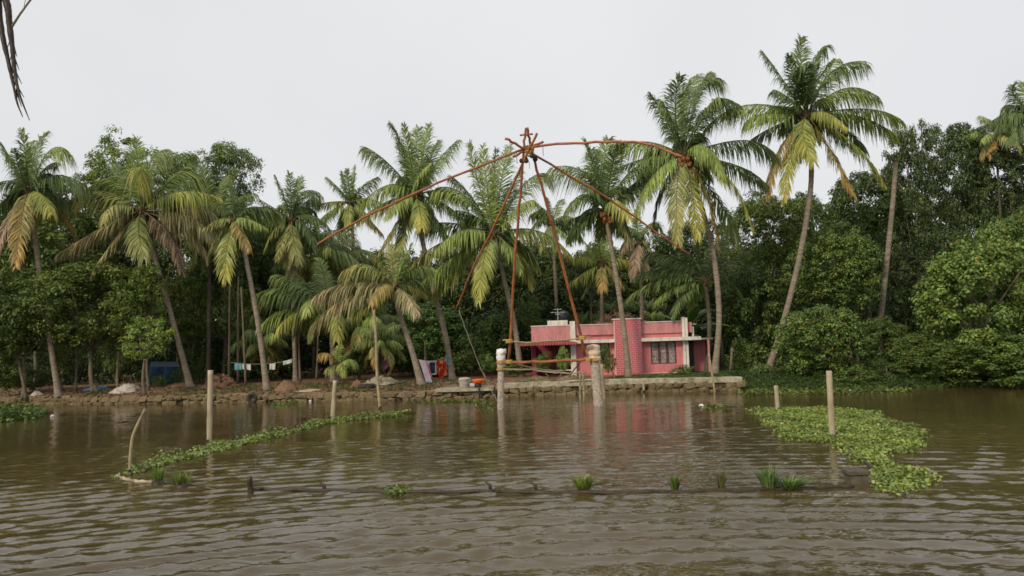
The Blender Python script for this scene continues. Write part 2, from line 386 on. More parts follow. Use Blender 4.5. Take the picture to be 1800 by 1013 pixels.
# ------------------------------------------------------------------ palms
TONE = dict(  # base colour, tip colour
 d=((.068,.1,.036), (.1,.135,.048)), g=((.095,.138,.046), (.15,.185,.06)), l=((.135,.185,.05), (.21,.245,.065)),
 o=((.14,.165,.05), (.24,.22,.08)), y=((.13,.17,.045), (.29,.26,.055)), s=((.14,.14,.045), (.32,.2,.06)), b=((.16,.15,.065), (.3,.245,.145)), r=((.14,.105,.065), (.23,.165,.11)))
def frond_mesh(B, M, T, tone, seed, lmax=None, n=70, sag=1.0, width=0.062):
    """feather leaf: curved midrib with drooping leaflets, in coordinates about its base B"""
    r = np.random.default_rng(seed); B, M, T = (np.asarray(q, float) for q in (B, M, T))
    C = 2 * M - (B + T) / 2
    bez = lambda t: ((1-t)**2)[:, None]*B + (2*t*(1-t))[:, None]*C + (t**2)[:, None]*T
    tt = np.linspace(0, 1, 11); R = bez(tt) - B
    V0, F0 = tube(R, np.linspace(0.06, 0.012, 11), 4, False)
    ln = np.linalg.norm(np.diff(R, axis=0), axis=1).sum()
    if lmax is None: lmax = np.clip(0.29 * ln, 0.55, 1.5)
    h = T - B; h[2] = 0; hl = np.linalg.norm(h)
    h = h / hl if hl > 0.25 else np.array((math.cos(seed * 1.7), math.sin(seed * 1.7), 0))
    S = np.cross(h, (0, 0, 1.0)); vert = max(0.0, (M - B)[2] / (np.linalg.norm(M - B) + 1e-6)); tw = r.normal(0, .75) * vert ** 1.5; S = S * math.cos(tw) + h * math.sin(tw); lmax = lmax * (1 + .6 * vert)
    t = np.linspace(0.13, 0.985, n) ; t = np.concatenate([t, t]); side = np.repeat([1.0, -1.0], n)
    t = np.clip(t + r.normal(0, 0.006, 2 * n), 0.1, 0.99); p = bez(t) - B
    f = bez(np.clip(t + .02, 0, 1)) - bez(t - .02); f /= np.linalg.norm(f, axis=1)[:, None]
    s = S - f * (f @ S)[:, None]; s = s / np.linalg.norm(s, axis=1)[:, None]; u = np.cross(s, f); u /= np.linalg.norm(u, axis=1)[:, None]
    hz_ = np.clip(np.hypot(f[:, 0], f[:, 1]), 0, 1)
    a = np.radians(np.interp(t, [0, .5, 1], [28, 40, 62])) + r.normal(0, .13, 2*n)
    d = s * (side * np.cos(a))[:, None] + f * np.sin(a)[:, None] + u * (0.2 - .35 * hz_ + r.normal(0, .1, 2*n))[:, None]
    d /= np.linalg.norm(d, axis=1)[:, None]
    L = lmax * np.interp(t, [0, .13, .4, .75, 1], [.35, .75, 1, .85, .42]) * r.uniform(.7, 1.15, 2*n)
    tear = (np.sin(t * r.uniform(14, 30) + r.uniform(0, 6) + side) > .93) & (vert < .5); L = np.where(tear, L * .35, L)
    g = np.array((0, 0, -1.0)); sg = (sag * (.3 + 1.0 * hz_) * r.uniform(.7, 1.3, 2*n))[:, None]; Lc = L[:, None]
    mid = p + d * Lc * .46 + g * Lc * .2 * sg; tip = p + d * Lc * .74 + g * Lc * .66 * sg
    wv = np.cross(d, u) ; wv = wv + u * r.normal(0, .5, 2*n)[:, None]; wv /= np.linalg.norm(wv, axis=1)[:, None]
    wb = width * (1 - .25 * vert) * r.uniform(.8, 1.2, 2*n)[:, None]
    LV = np.stack([p - wv*wb*.45, p + wv*wb*.45, mid - wv*wb*.75, mid + wv*wb*.75, tip - wv*wb*.08, tip + wv*wb*.08], 1).reshape(-1, 3)
    k = np.arange(2 * n)[:, None] * 6
    LF = np.concatenate([k + np.array([0, 1, 3, 2]), k + np.array([2, 3, 5, 4])]) + len(V0)
    cb, ct = (np.array(c) for c in TONE[tone]); spread = r.uniform(.45, 1.0)
    mixv = np.clip(t ** 1.5 * spread + .16 * np.sin(t * 11 + side * 2 + seed) + r.normal(0, .13, 2*n), 0, 1)[:, None]
    lc = 1.85 * (cb * (1 - mixv) + ct * mixv) * r.uniform(.65, 1.35, (2*n, 1))
    lc6 = np.repeat(lc, 6, 0).reshape(-1, 6, 3); lc6[:, 4:] = lc6[:, 4:] * .7 + ct * .3
    c0 = np.tile(np.array(TONE[tone][1]) * .75, (len(V0), 1))
    V = np.vstack([V0, LV]); Fa = np.vstack([np.array(F0), LF]); col = np.vstack([c0, lc6.reshape(-1, 3)])
    return V, Fa, col
def palm_trunk(pts, r0, parent, mat='palmbark', flare=1.7, n=12):
    ln = np.linalg.norm(np.diff(pts, axis=0), axis=1).sum(); m = int(max(20, min(90, ln / 0.11)))
    path = smooth_path(pts, m); s = np.linspace(0, ln, m)
    r = r0 * (1 - 0.28 * s / ln) * (1 + (flare - 1) * np.exp(-s / 0.55)) * (1 + 0.045 * (np.arange(m) % 2)) * (1 + .02*np.random.default_rng(int(ln*97)).normal(size=m))
    V, Fa = tube(path, r, n)
    return part('trunk', V, Fa, MT[mat], parent, smooth=True)
def coconuts(parent, c, k, seed, spread=0.55):
    r = random.Random(seed)
    for i in range(k):
        a = r.uniform(0, 6.28); d = spread * r.uniform(.35, 1)
        p = np.array(c) + (d*math.cos(a), d*math.sin(a) - .15, -r.uniform(.1, .85))
        V = []; Fa = []; n = 8; prof = [(.0, -.17), (.09, -.14), (.135, -.04), (.13, .06), (.08, .14), (.0, .17)]
        for rr, z in prof:
            for j in range(n):
                th = j * 6.283 / n; V.append(p + (rr*math.cos(th), rr*math.sin(th)*.95, z))
        for q in range(len(prof) - 1):
            for j in range(n):
                kk = (j+1) % n; Fa.append((q*n+j, q*n+kk, (q+1)*n+kk, (q+1)*n+j))
        part('coconut', V, Fa, MT['coconut'], parent, smooth=True)
def boss(parent, c, seed, r=0.3):
    """fibrous leaf bases under the crown"""
    rr = np.random.default_rng(seed); m = MB()
    for i in range(13):
        a = i * 2.4; e = rr.uniform(.1, 1.2); d = np.array((math.cos(a)*math.cos(e), math.sin(a)*math.cos(e), math.sin(e)))
        p0 = np.array(c) + (0, 0, -.35 + .03*i); m.tube([p0, p0 + d*r*1.1 + (0, 0, .05), p0 + d*r*2.3 + (0, 0, .1)], [.13, .1, .045], 5)
    V, Fa = m.get(); part('crown_base', V, Fa, MT['fibre'], parent)
def hero_palm(label, trunk, Y, fronds, r0=0.2, nuts=0, group=None, depth=None, extra=9, seed=1, sag=1.0, size=1.0, mat='palmbark'):
    """trunk: photograph points from base to crown; fronds: (mid, tip, depth of tip, tone)"""
    pts = [P(x, y, Y + (depth[i] if depth else 0)) for i, (x, y) in enumerate(trunk)]
    base = pts[0].copy(); gz = float(ground_z(base[0], base[1])); pts[0][2] = gz - .15; base[2] = gz
    t = thing('palm_tree', label, 'palm tree', base, group)
    palm_trunk(pts, r0, t, mat); c = pts[-1]; boss(t, c, seed, r0 * 1.25); Yc = Y + (depth[-1] if depth else 0)
    for i, (mx_, my, tx, ty, dy, tone) in enumerate(fronds):
        b = c + np.array((0.05 * (tx - trunk[-1][0]) / 60, .05 * dy, .12))
        mm = P(mx_, my, Yc + dy * .55); tt = P(tx, ty, Yc + dy)
        V, Fa, col = frond_mesh(b, mm, tt, tone, seed * 100 + i, sag=sag, n=int(np.clip(np.linalg.norm(tt - b) * 22, 56, 120)))
        part('frond', V + b, Fa, MT['frond'], t, col, loc=b)
    rr = np.random.default_rng(seed + 50)
    for i in range(extra):   # fronds on the far side
        a = math.radians(rr.uniform(35, 145)); e = rr.uniform(-.3, .9); L = size * rr.uniform(3.6, 4.8)
        d = np.array((math.cos(a)*math.cos(e), math.sin(a)*math.cos(e), math.sin(e)))
        b = c + (0, .1, .1); mm = b + d * L * .55; tt = b + d * L * .9 + (0, 0, -L * .28)
        V, Fa, col = frond_mesh(b, mm, tt, rr.choice(['d', 'g', 'g', 'l']), seed * 100 + 60 + i, n=84, sag=sag)
        part('frond', V + b, Fa, MT['frond'], t, col, loc=b)
    if nuts: coconuts(t, c + (0, -.25, 0), nuts, seed)
    return t
HG = 'coconut palms on the bank'
hero_palm('coconut palm at the left edge with a golden frond hanging before its trunk', [(104,690),(88,600),(68,470),(60,400),(53,342)], 57.5, [
 (47,290,38,228,-2,'g'),(60,275,80,233,2,'g'),(84,268,121,266,0,'l'),(25,290,3,252,1,'g'),(20,318,-25,332,-1,'d'),(100,308,160,334,0,'d'),
 (92,335,130,382,1,'d'),(40,372,28,470,-2.6,'s'),(16,385,-4,442,-2,'r'),(74,343,92,376,-2.5,'y'),(15,345,-22,398,0,'d'),(98,358,132,412,2.2,'s'),
 (48,300,56,250,3,'g'),(35,300,25,262,-2,'g'),(75,300,100,285,2,'d')], .2, seed=1, group=HG)
hero_palm('coconut palm with straw coloured drooping fronds beside the blue tarpaulin', [(336,682),(305,570),(272,450),(258,405),(249,374)], 59, [
 (243,310,240,243,1.5,'l'),(263,290,298,262,-1,'g'),(246,296,251,332,-3,'y'),(186,338,122,352,0,'o'),(202,360,182,392,-3,'o'),(180,400,100,448,-.8,'b'),
 (195,430,162,482,-1.5,'b'),(243,408,254,450,-3.2,'o'),(312,338,388,348,-.5,'y'),(337,358,389,392,1,'b'),(335,382,374,430,-.5,'b'),(297,413,318,474,-1,'r'),
 (336,410,362,458,1,'b'),(205,316,155,332,2,'l'),(318,305,354,322,2,'l'),(285,325,335,288,2.4,'g'),(225,330,200,280,2,'g'),(262,320,275,275,1.5,'g')], .2, seed=2, group=HG)
hero_palm('pale leaning palm trunk with a ragged crown, right of the straw fronded palm', [(470,682),(452,560),(430,445),(421,410),(412,392)], 55.5, [
 (418,352,449,340,.5,'g'),(432,384,470,402,-.5,'l'),(420,402,440,440,-1.5,'s'),(398,440,398,490,-1.5,'y'),(388,385,358,402,-1,'o'),(395,365,372,345,1,'g'),
 (440,365,468,370,1,'d'),(385,410,366,450,-.5,'o'),(410,350,405,318,1,'g')], .18, seed=3, group=HG, extra=3)
hero_palm('dark slender palm trunk standing behind the straw fronded palm', [(366,668),(367,560),(368,470),(366,400)], 64, [
 (360,345,356,292,1,'d'),(340,365,310,372,0,'d'),(395,365,430,372,0,'d'),(385,345,400,310,1,'g'),(340,350,325,320,1,'g'),(350,430,335,470,-1,'y'),(385,430,392,475,-1.5,'o')], .17, seed=4, group=HG, mat='darkbark')
hero_palm('deep green palm against the sky left of the thin distant palm', [(520,662),(516,560),(513,450),(513,388)], 65, [
 (512,350,509,305,1,'g'),(498,345,484,310,-1,'g'),(522,350,528,312,1.5,'g'),(530,340,563,340,0,'d'),(545,378,577,398,0,'d'),(535,365,556,352,1.5,'g'),
 (488,370,455,350,-.5,'g'),(478,392,446,412,0,'d'),(498,420,488,456,-1.5,'o'),(516,422,526,460,-2,'o'),(508,425,505,468,-1,'o'),(540,400,555,440,-1,'d'),(485,400,465,440,-1,'o')], .18, seed=5, group=HG)
hero_palm('small distant palm with open crown standing alone against the sky', [(627,640),(624,500),(620,420),(616,358)], 76, [
 (597,333,574,311,0,'g'),(606,330,600,302,1,'g'),(613,328,610,298,-1,'g'),(620,325,624,293,1,'g'),(638,330,664,311,0,'g'),(585,355,551,361,0,'o'),
 (578,374,553,402,-1,'y'),(612,372,613,392,-2.5,'y'),(648,385,673,412,0,'s'),(650,350,690,368,0,'l'),(640,372,655,400,-1,'o')], .19, seed=6, group=HG, extra=4)
hero_palm('tall palm with a broad upright crown above the laundry line', [(796,666),(783,590),(762,510),(742,420),(732,346)], 60, [
 (683,288,641,258,0,'g'),(708,262,687,218,.6,'d'),(722,285,710,220,-2,'g'),(730,280,736,224,2.4,'g'),(742,280,754,219,1.5,'g'),(763,292,804,246,0,'g'),
 (752,292,771,248,1.5,'g'),(741,313,757,286,-2.5,'l'),(690,324,638,354,-1,'l'),(702,356,678,380,-2.5,'l'),(680,355,630,388,-1.5,'o'),(702,385,667,442,-1,'o'),
 (712,400,699,458,-1.5,'o'),(785,336,822,365,0,'g'),(780,358,816,390,-1,'d'),(738,372,742,398,-3,'y'),(765,385,790,425,-1,'d'),(716,290,700,245,2,'g')], .21, seed=7, group=HG)
hero_palm('short leaning palm with withered brown fronds left of the laundry', [(742,677),(722,610),(702,550),(693,508)], 54, [
 (646,466,600,479,0,'o'),(615,498,554,520,-.5,'b'),(606,524,545,580,-1,'b'),(672,502,652,533,-2.5,'s'),(717,520,733,552,-2.5,'b'),(690,468,686,430,1,'o'),
 (676,470,660,448,1,'o'),(706,473,723,428,-1,'l'),(728,472,760,470,0,'g'),(650,535,618,548,-.5,'y'),(700,470,705,440,2,'g'),(720,500,750,520,.5,'o')], .2, seed=8, group=HG, extra=4, size=.75)
hero_palm('low young palm with bright arching fronds between two pale trunks', [(586,662),(584,610),(580,560),(578,540)], 61, [
 (525,498,483,482,0,'g'),(505,508,448,519,-.5,'g'),(500,545,454,577,-1,'l'),(515,552,489,582,-2,'y'),(546,526,540,547,-3,'l'),(592,552,592,600,-3,'y'),
 (540,500,520,478,1,'g'),(620,520,650,550,0,'g'),(600,500,620,470,0,'g'),(570,490,560,455,1,'g'),(555,560,545,600,-1.5,'l')], .2, seed=9, group=HG)
hero_palm('knee high palm seedling with one orange frond behind the wooden stake', [(594,664),(594,655),(594,648)], 57, [
 (582,624,560,622,-1,'s'),(592,622,600,606,.6,'l'),(612,632,628,640,-.5,'l'),(604,628,618,612,.5,'g'),(586,640,572,650,-.6,'o'),(600,640,604,660,-1.2,'y')], .12, seed=10, group=HG, extra=0)
hero_palm('big palm with a bright yellow hanging frond behind the net frame', [(917,664),(905,575),(888,500),(875,440),(869,415)], 60, [
 (858,343,848,257,-2.2,'l'),(842,325,825,254,-.8,'g'),(879,330,894,257,1.2,'g'),(868,335,872,262,2.5,'g'),(816,343,765,331,-1,'l'),(830,348,793,309,1,'g'),
 (790,392,735,402,.5,'g'),(812,406,765,442,-3,'l'),(770,430,704,492,-1,'o'),(775,468,727,514,-2,'l'),(800,474,760,519,-1,'y'),(851,455,841,530,-3.2,'y'),
 (921,325,963,306,.5,'g'),(906,368,936,352,-2,'l'),(945,406,1006,452,-.6,'y'),(914,453,935,502,1.6,'o'),(900,440,915,480,-1.5,'l'),(835,380,800,370,1.5,'g'),(890,350,915,300,2,'g')], .21, seed=11, group=HG)
hero_palm('slim distant palm seen between the legs of the net frame', [(980,650),(979,560),(975,470),(970,396)], 72, [
 (955,370,938,352,0,'g'),(965,365,962,348,1,'g'),(980,365,988,350,1,'g'),(990,380,1010,385,0,'g'),(950,385,930,410,0,'d'),(985,405,1005,430,-1,'l'),(960,410,950,440,-1,'o'),(972,410,978,440,-2,'g')], .17, seed=12, group=HG, extra=5)
hero_palm('palm with clustered orange coconuts in front of the brick pillar', [(1105,664),(1098,590),(1087,510),(1074,430),(1064,372)], 56, [
 (1046,300,1028,246,0,'g'),(1061,300,1070,244,1,'g'),(1076,292,1090,250,-1.5,'g'),(1025,303,965,296,0,'g'),(1026,342,993,377,-.5,'g'),(1030,376,995,390,.5,'d'),
 (1020,395,998,424,0,'d'),(1085,352,1106,384,-3,'y'),(1102,308,1142,285,0,'g'),(1106,335,1162,310,.6,'d'),(1050,310,1040,262,2,'d'),(1090,390,1110,430,-1,'o'),(1040,330,1012,310,-2,'g')], .2, nuts=16, seed=13, group=HG)
hero_palm('low yellowing palm behind the house with upright green heart', [(1058,640),(1058,560),(1058,500),(1058,466)], 67, [
 (1054,438,1052,406,-1.5,'l'),(1062,438,1070,408,1,'l'),(1035,452,1010,455,0,'y'),(1030,478,1003,497,-.5,'y'),(1085,455,1117,462,0,'y'),(1058,485,1061,508,-2.5,'s'),
 (1080,480,1095,505,-1,'s'),(1042,445,1028,425,.5,'l'),(1040,490,1025,520,0,'o')], .17, seed=14, group=HG, extra=3)
hero_palm('big palm with a cluster of red brown coconuts beside the house', [(1256,658),(1264,560),(1256,460),(1238,380),(1215,310),(1200,276)], 56.5, [
 (1172,213,1143,166,.5,'d'),(1187,195,1196,133,-2,'g'),(1207,190,1228,130,2,'g'),(1222,163,1267,138,.5,'g'),(1250,182,1299,188,1.5,'g'),(1200,200,1212,140,2.5,'g'),
 (1310,247,1362,277,.5,'d'),(1300,293,1348,328,.8,'d'),(1276,308,1323,408,-2,'y'),(1241,258,1269,320,-3,'l'),(1190,330,1192,428,-2.2,'o'),(1216,335,1226,418,-1.8,'y'),
 (1240,335,1262,442,-1,'s'),(1150,308,1117,388,-2,'l'),(1150,275,1090,293,-.5,'g'),(1140,250,1084,259,.5,'l'),(1135,308,1088,346,.8,'d'),(1268,362,1292,424,1.5,'d'),
 (1178,205,1160,175,-1.6,'g'),(1240,200,1262,170,-2,'g'),(1165,330,1150,400,.5,'d'),(1225,170,1246,128,-1.2,'g')], .21, nuts=20, seed=15, group=HG)
hero_palm('shorter dark palm whose fronds spread behind the house roof', [(1243,656),(1247,570),(1240,496)], 59.5, [
 (1190,455,1138,446,.5,'d'),(1180,474,1118,484,0,'d'),(1170,488,1104,524,-.5,'g'),(1186,505,1150,534,-1,'g'),(1228,455,1222,415,.5,'d'),(1270,468,1312,440,.5,'d'),
 (1276,490,1304,524,0,'d'),(1205,445,1170,415,1,'d'),(1255,450,1275,415,1,'d'),(1200,520,1185,555,-1.5,'d')], .19, seed=16, group=HG, mat='darkbark', sag=.45, extra=4)
hero_palm('tallest palm, its long trunk leaning right before the green thicket', [(1349,654),(1376,570),(1406,450),(1425,330),(1424,250),(1418,206)], 58, [
 (1409,130,1408,66,1,'g'),(1414,142,1421,108,-3,'d'),(1396,140,1388,98,-1.5,'d'),(1376,140,1341,91,.5,'g'),(1380,168,1358,158,-1.5,'d'),(1432,112,1452,80,1.5,'g'),
 (1460,128,1523,108,0,'g'),(1450,138,1469,103,2,'l'),(1484,156,1545,172,-1,'l'),(1525,192,1587,214,0,'l'),(1510,205,1577,242,.8,'l'),(1452,198,1487,224,-3,'y'),
 (1500,253,1553,324,-1.5,'y'),(1464,273,1501,344,-2,'s'),(1411,233,1430,285,-3,'y'),(1392,263,1378,354,-2,'y'),(1370,268,1352,344,-1,'s'),(1345,200,1309,217,-.8,'l'),
 (1312,185,1237,229,0,'l'),(1360,223,1317,248,1,'d'),(1405,150,1402,118,-2.5,'d'),(1425,150,1436,112,-2,'g'),(1480,225,1520,262,1.5,'d')], .22, seed=17, group=HG)
hero_palm('palm at the right edge rising above the dark tree tops', [(1852,640),(1852,500),(1848,330),(1845,222)], 63, [
 (1788,175,1782,148,0,'d'),(1790,198,1742,214,0,'d'),(1795,190,1765,186,1,'d'),(1800,222,1768,250,-1,'d'),(1805,170,1812,140,0,'g'),(1830,190,1850,220,0,'g'),(1830,250,1822,290,-1.5,'d')], .2, seed=18, group=HG, extra=3)
hero_palm('palm with hanging dry fronds half hidden left of the coconut cluster', [(1126,640),(1128,560),(1127,500),(1122,432)], 68, [
 (1105,420,1092,452,-1,'r'),(1118,445,1112,490,-2,'r'),(1135,425,1150,455,0,'o'),(1110,405,1085,410,0,'g'),(1130,405,1150,390,0,'g'),(1120,400,1118,370,1,'g'),(1130,450,1138,490,-1,'b')], .18, seed=19, group=HG, extra=5)
# the bare trunk
pts = [P(1538,643,61), P(1548,560,61), P(1560,450,61), P(1569,360,61), P(1575,286,61)]
b_ = pts[0].copy(); b_[2] = float(ground_z(b_[0], b_[1])); pts[0][2] = b_[2] - .15
dt = thing('dead_palm_trunk', 'bare headless palm trunk standing between the green thickets at right', 'trunk', b_)
palm_trunk(pts, .22, dt, flare=1.3)
p_ = pts[-1]; mm = MB()
for i in range(9):
    a = i * .7; mm.tube([p_ + (.12*math.cos(a), .12*math.sin(a), -.05), p_ + (.14*math.cos(a), .14*math.sin(a), .1 + .12*(i % 3))], [.05, .02], 4)
part('broken_top', *mm.get(), MT['fibre'], dt)

# shared fronds for the background palms
GEN = []
for i, e0 in enumerate((78, 66, 52, 38, 22, 8, -8, -28, -48)):
    for v in range(2):
        e = math.radians(e0); L = 4.4
        mid = np.array((math.cos(e), 0, math.sin(e))) * L * .55
        e2 = e - math.radians(38 + 8 * v); tip = mid + np.array((math.cos(e2), 0, math.sin(e2))) * L * .5
        V, Fa, col = frond_mesh((0, 0, 0), mid, tip, ['g', 'g', 'g', 'g', 'l', 'g', 'o', 'o', 's'][i], 900 + 2*i + v, n=80)
        GEN.append((e0, mk('frond', V, Fa, MT['frond'], col)))
def back_palm(label, x, ytop, Y, size, seed, group='palms in the shade of the grove', nf=22, lean=0.6):
    r = random.Random(seed); top = P(x, ytop, Y); base = top.copy(); base[0] += r.uniform(-lean, lean); base[2] = float(ground_z(base[0], base[1]))
    t = thing('palm_tree', label, 'palm tree', base, group)
    pts = [base - (0, 0, .15), base * .6 + top * .4 + (r.uniform(-.2, .2), 0, 0), top]
    if top[2] - base[2] > 0.6: palm_trunk(np.array(pts), .15 * min(1, .6 + size * .4), t, 'darkbark', 1.4, 10)
    for i in range(nf):
        e0, me = GEN[int((i / nf) ** .9 * len(GEN))]
        o = bpy.data.objects.new('frond', me); link(o, top, t)
        o.rotation_euler = (0, r.uniform(-.12, .12), i * 2.4 + r.uniform(-.3, .3)); s = size * r.uniform(.85, 1.12); o.scale = (s, s, s)
        k = r.uniform(.95, 1.4); o.color = (k * r.uniform(.95, 1.2), k, k, 1)
for i, (x, y, Y, s, lb) in enumerate([
    (548, 455, 70, .95, 'shaded palm behind the low young palm with bright arching fronds'),
    (585, 470, 74, 1.0, 'shaded bushy palm just left of the sky gap'),
    (462, 600, 66, .6, 'low dark palm behind the white washing at left'),
    (640, 575, 63, .7, 'low palm behind the tall thin bamboo pole'),
    (668, 605, 60, .5, 'small palm in the shade beside the dark purple cloth'),
    (1140, 560, 72, .5, 'low palm showing over the house roof beside the banana plants'),
    (1085, 560, 72, .5, 'small arching palm just behind the roof debris'),
    (1750, 240, 72, .6, 'pale palm crown in the tree tops at far right'),
    (1030, 590, 74, .6, 'low dark palm in the shade behind the water tank')]):
    back_palm(lb, x, y, Y, s, 40 + i)

# ------------------------------------------------------------------ broadleaf trees
def leaf_arrays(C, N, D, L, W, r):
    """kite leaves: C centre, N normal, D axis direction"""
    D = D - N * (D * N).sum(1)[:, None]; D /= np.linalg.norm(D, axis=1)[:, None] + 1e-9
    S = np.cross(N, D); L = L[:, None]; W = W[:, None]
    V = np.stack([C - D*L*.5, C + S*W*.5 + N*W*.14 - D*L*.05, C + D*L*.5 - N*L*.12, C - S*W*.5 + N*W*.14 - D*L*.05], 1).reshape(-1, 3)
    Fa = np.arange(len(C) * 4).reshape(-1, 4); return V, Fa
def unit(a): return a / (np.linalg.norm(a, axis=1)[:, None] + 1e-9)
def clump_leaves(centres, radii, per, size, r, aspect=.55, droop=.25):
    n = len(centres) * per; C0 = np.repeat(centres, per, 0); R0 = np.repeat(radii, per)[:, None]
    d = unit(r.normal(0, 1, (n, 3))); d[:, 2] = np.where(r.random(n) < .65, abs(d[:, 2]), d[:, 2]); d = unit(d)
    C = C0 + d * R0 * np.array((1, 1, .95)) * r.uniform(.45, 1.05, (n, 1))
    N = unit(d * .75 + np.array((0, 0, .5)) + r.normal(0, .45, (n, 3)))
    D = unit(d * np.array((1, 1, .3)) + r.normal(0, .5, (n, 3)) + np.array((0, 0, -droop)))
    L = size * r.uniform(.65, 1.3, n); return leaf_arrays(C, N, D, L, L * aspect, r), n
def crown_variant(seed, R, H, ncl, per, size, base, yellow=0.0, clr=.75, aspect=.55, lobes=6, hollow=.35):
    r = np.random.default_rng(seed)
    lob = unit(r.normal(0, 1, (lobes, 3)) * (1, 1, .8)); amp = r.uniform(.1, .4, lobes)
    d = unit(r.normal(0, 1, (ncl, 3))); rad = hollow + (1 - hollow) * r.random(ncl) ** .45
    bulge = .72 + (np.clip(d @ lob.T, 0, 1) ** 4 * amp).sum(1)
    c = d * (rad * bulge)[:, None] * (R, R, H)
    rr = clr * r.uniform(.6, 1.3, ncl)
    (V, Fa), n = clump_leaves(c, rr, per, size, r, aspect)
    cv = np.repeat(r.uniform(.75, 1.3, ncl), per)[:, None]; hue = np.repeat(r.uniform(0, 1, ncl), per)[:, None]
    col = 1.55 * np.array(base) * cv * r.uniform(.65, 1.45, (n, 1)) * (1 + hue * np.array((.35, .1, -.1)))
    if yellow:
        k = r.random(n) < yellow; col[k] = np.array((.5, .28, .03)) * r.uniform(.6, 1.1, (k.sum(), 1)) + np.array((0, 1, 0)) * r.uniform(0, .14, (k.sum(), 1))
    return mk('crown', V, Fa, MT['leaf'], np.repeat(col, 4, 0)), R, H, c
VAR = {
 'L1': crown_variant(1, 4.5, 4.5, 260, 80, .27, (.062, .1, .028), clr=.72), 'L2': crown_variant(2, 4.5, 4.5, 250, 82, .27, (.055, .094, .03), clr=.72),
 'L3': crown_variant(3, 4.5, 4.5, 260, 80, .26, (.07, .108, .027), clr=.7, lobes=9),
 'F1': crown_variant(4, 3.2, 3.2, 170, 75, .2, (.1, .15, .042), clr=.55, lobes=9, hollow=.2), 'F2': crown_variant(5, 3.2, 3.2, 165, 78, .2, (.094, .145, .046), clr=.58, lobes=8, hollow=.2),
 'Y1': crown_variant(6, 4.2, 4.2, 270, 95, .22, (.082, .135, .034), yellow=.013, clr=.6, aspect=.75, lobes=9), 'Y2': crown_variant(7, 4.2, 4.2, 260, 95, .22, (.078, .13, .034), yellow=.014, clr=.6, aspect=.75, lobes=9),
 'S1': crown_variant(8, 1.6, 1.4, 60, 70, .17, (.078, .13, .033), clr=.42), 'S2': crown_variant(9, 1.6, 1.4, 60, 70, .17, (.066, .115, .03), clr=.42, aspect=.4),
 'T1': crown_variant(10, 2.6, 2.0, 60, 70, .21, (.1, .15, .036), clr=.48, lobes=8, hollow=.3),
 'D1': crown_variant(12, 4.5, 5.0, 260, 80, .26, (.044, .072, .026), clr=.62, lobes=10),
}
def tree(label, cx, cy, rx, ry, Y, var, tint=1.0, base=None, group=None, r0=.16, name='broadleaf_tree', cat='tree', trunks=1, limbs=7, mat='bark', tc=(1, 1, 1)):
    me, R, H, cc = VAR[var]; c = P(cx, cy, Y); Rx = rx * Y / F; Rz = ry * Y / F
    bx = P(base[0], base[1], Y) if base else c + (random.uniform(-.5, .5), random.uniform(-.3, .3), 0)
    bx = np.array((bx[0], Y, float(ground_z(bx[0], Y))))
    t = thing(name, label, cat, bx, group)
    r = np.random.default_rng(int(abs(cx * 7 + cy))); m = MB(); sc_ = np.array((Rx / R, Rx / R, Rz / H)); rz = r.uniform(0, 6.28)
    cs, sn = math.cos(rz), math.sin(rz); cw = np.stack([cc[:, 0]*cs - cc[:, 1]*sn, cc[:, 0]*sn + cc[:, 1]*cs, cc[:, 2]], 1) * sc_ + c
    for k in range(trunks):
        b = bx + (k * .35, 0, -.1); fork = b * .35 + c * .65 + r.normal(0, .15, 3); 
        fork[2] = max(fork[2] - Rz * .25, b[2] + .4)
        pth = smooth_path([b, b*.6 + fork*.4 + r.normal(0, .12, 3) * (1, 1, 0), fork], 8)
        m.tube(pth, np.linspace(r0 * 1.25, r0 * .7, 8), 9)
        for i in r.choice(len(cw), min(limbs, len(cw)), replace=False):
            e = cw[i]; m.tube(smooth_path([fork, fork*.5 + e*.5 + r.normal(0, .2, 3) + (0, 0, .2), e], 6), np.linspace(r0 * .5, .02, 6), 5)
    part('trunk', *m.get(), MT[mat], t, smooth=True)
    o = bpy.data.objects.new('crown', me); link(o, c, t); o.scale = sc_; o.rotation_euler = (0, 0, rz); o['kind'] = 'stuff'
    o.color = (tint * tc[0], tint * tc[1], tint * tc[2], 1)
    return t
BG = 'leafy trees of the dark grove'
tree('dense dark tree behind the palm at the left edge', 60, 420, 130, 120, 68, 'L1', 1.05, group=BG)
tree('airy light green tree top above the straw fronded palm, left of its heart', 205, 318, 75, 75, 70, 'F1', 1.0, group=BG)
tree('light green tree top right of the straw fronded palm heart', 318, 325, 62, 72, 72, 'F2', 1.0, group=BG)
tree('tall rounded tree top rising against the sky right of the straw fronded palm', 398, 305, 58, 72, 67, 'F2', .85, group=BG)
tree('full dark tree under the tall rounded tree top at left', 395, 440, 80, 110, 71, 'L2', 1.0, group=BG)
tree('shady tree with twin pale trunks standing by the blue ground sheet', 160, 535, 112, 92, 59, 'L3', 1.05, base=(165, 690), group=BG, trunks=2, r0=.15)
tree('shady tree over two thin stems at the far left bank', 30, 555, 88, 92, 58, 'L1', 1.05, base=(38, 690), group=BG, trunks=2, r0=.12)
tree('small tree with sparse bright leaves before the blue tarpaulin shed', 256, 585, 58, 38, 55.5, 'T1', 1.25, base=(256, 690), group=BG, r0=.12)
tree('feathery sapling crown above the small bright tree', 262, 500, 52, 48, 58, 'T1', 1.0, base=(262, 686), group=BG, r0=.09)
tree('dark tree left of the deep green palm', 468, 470, 75, 110, 76, 'L2', .95, group=BG)
tree('dark tree filling the gap below the small distant palm', 610, 520, 85, 85, 80, 'L3', .9, group=BG)
tree('drooping feathery green tree behind the laundry line', 765, 595, 85, 62, 66, 'Y1', .75, group=BG, tc=(.8, 1, 1))
tree('dark tree mass between the upright palm and the net frame', 820, 500, 85, 105, 77, 'D1', .95, group=BG)
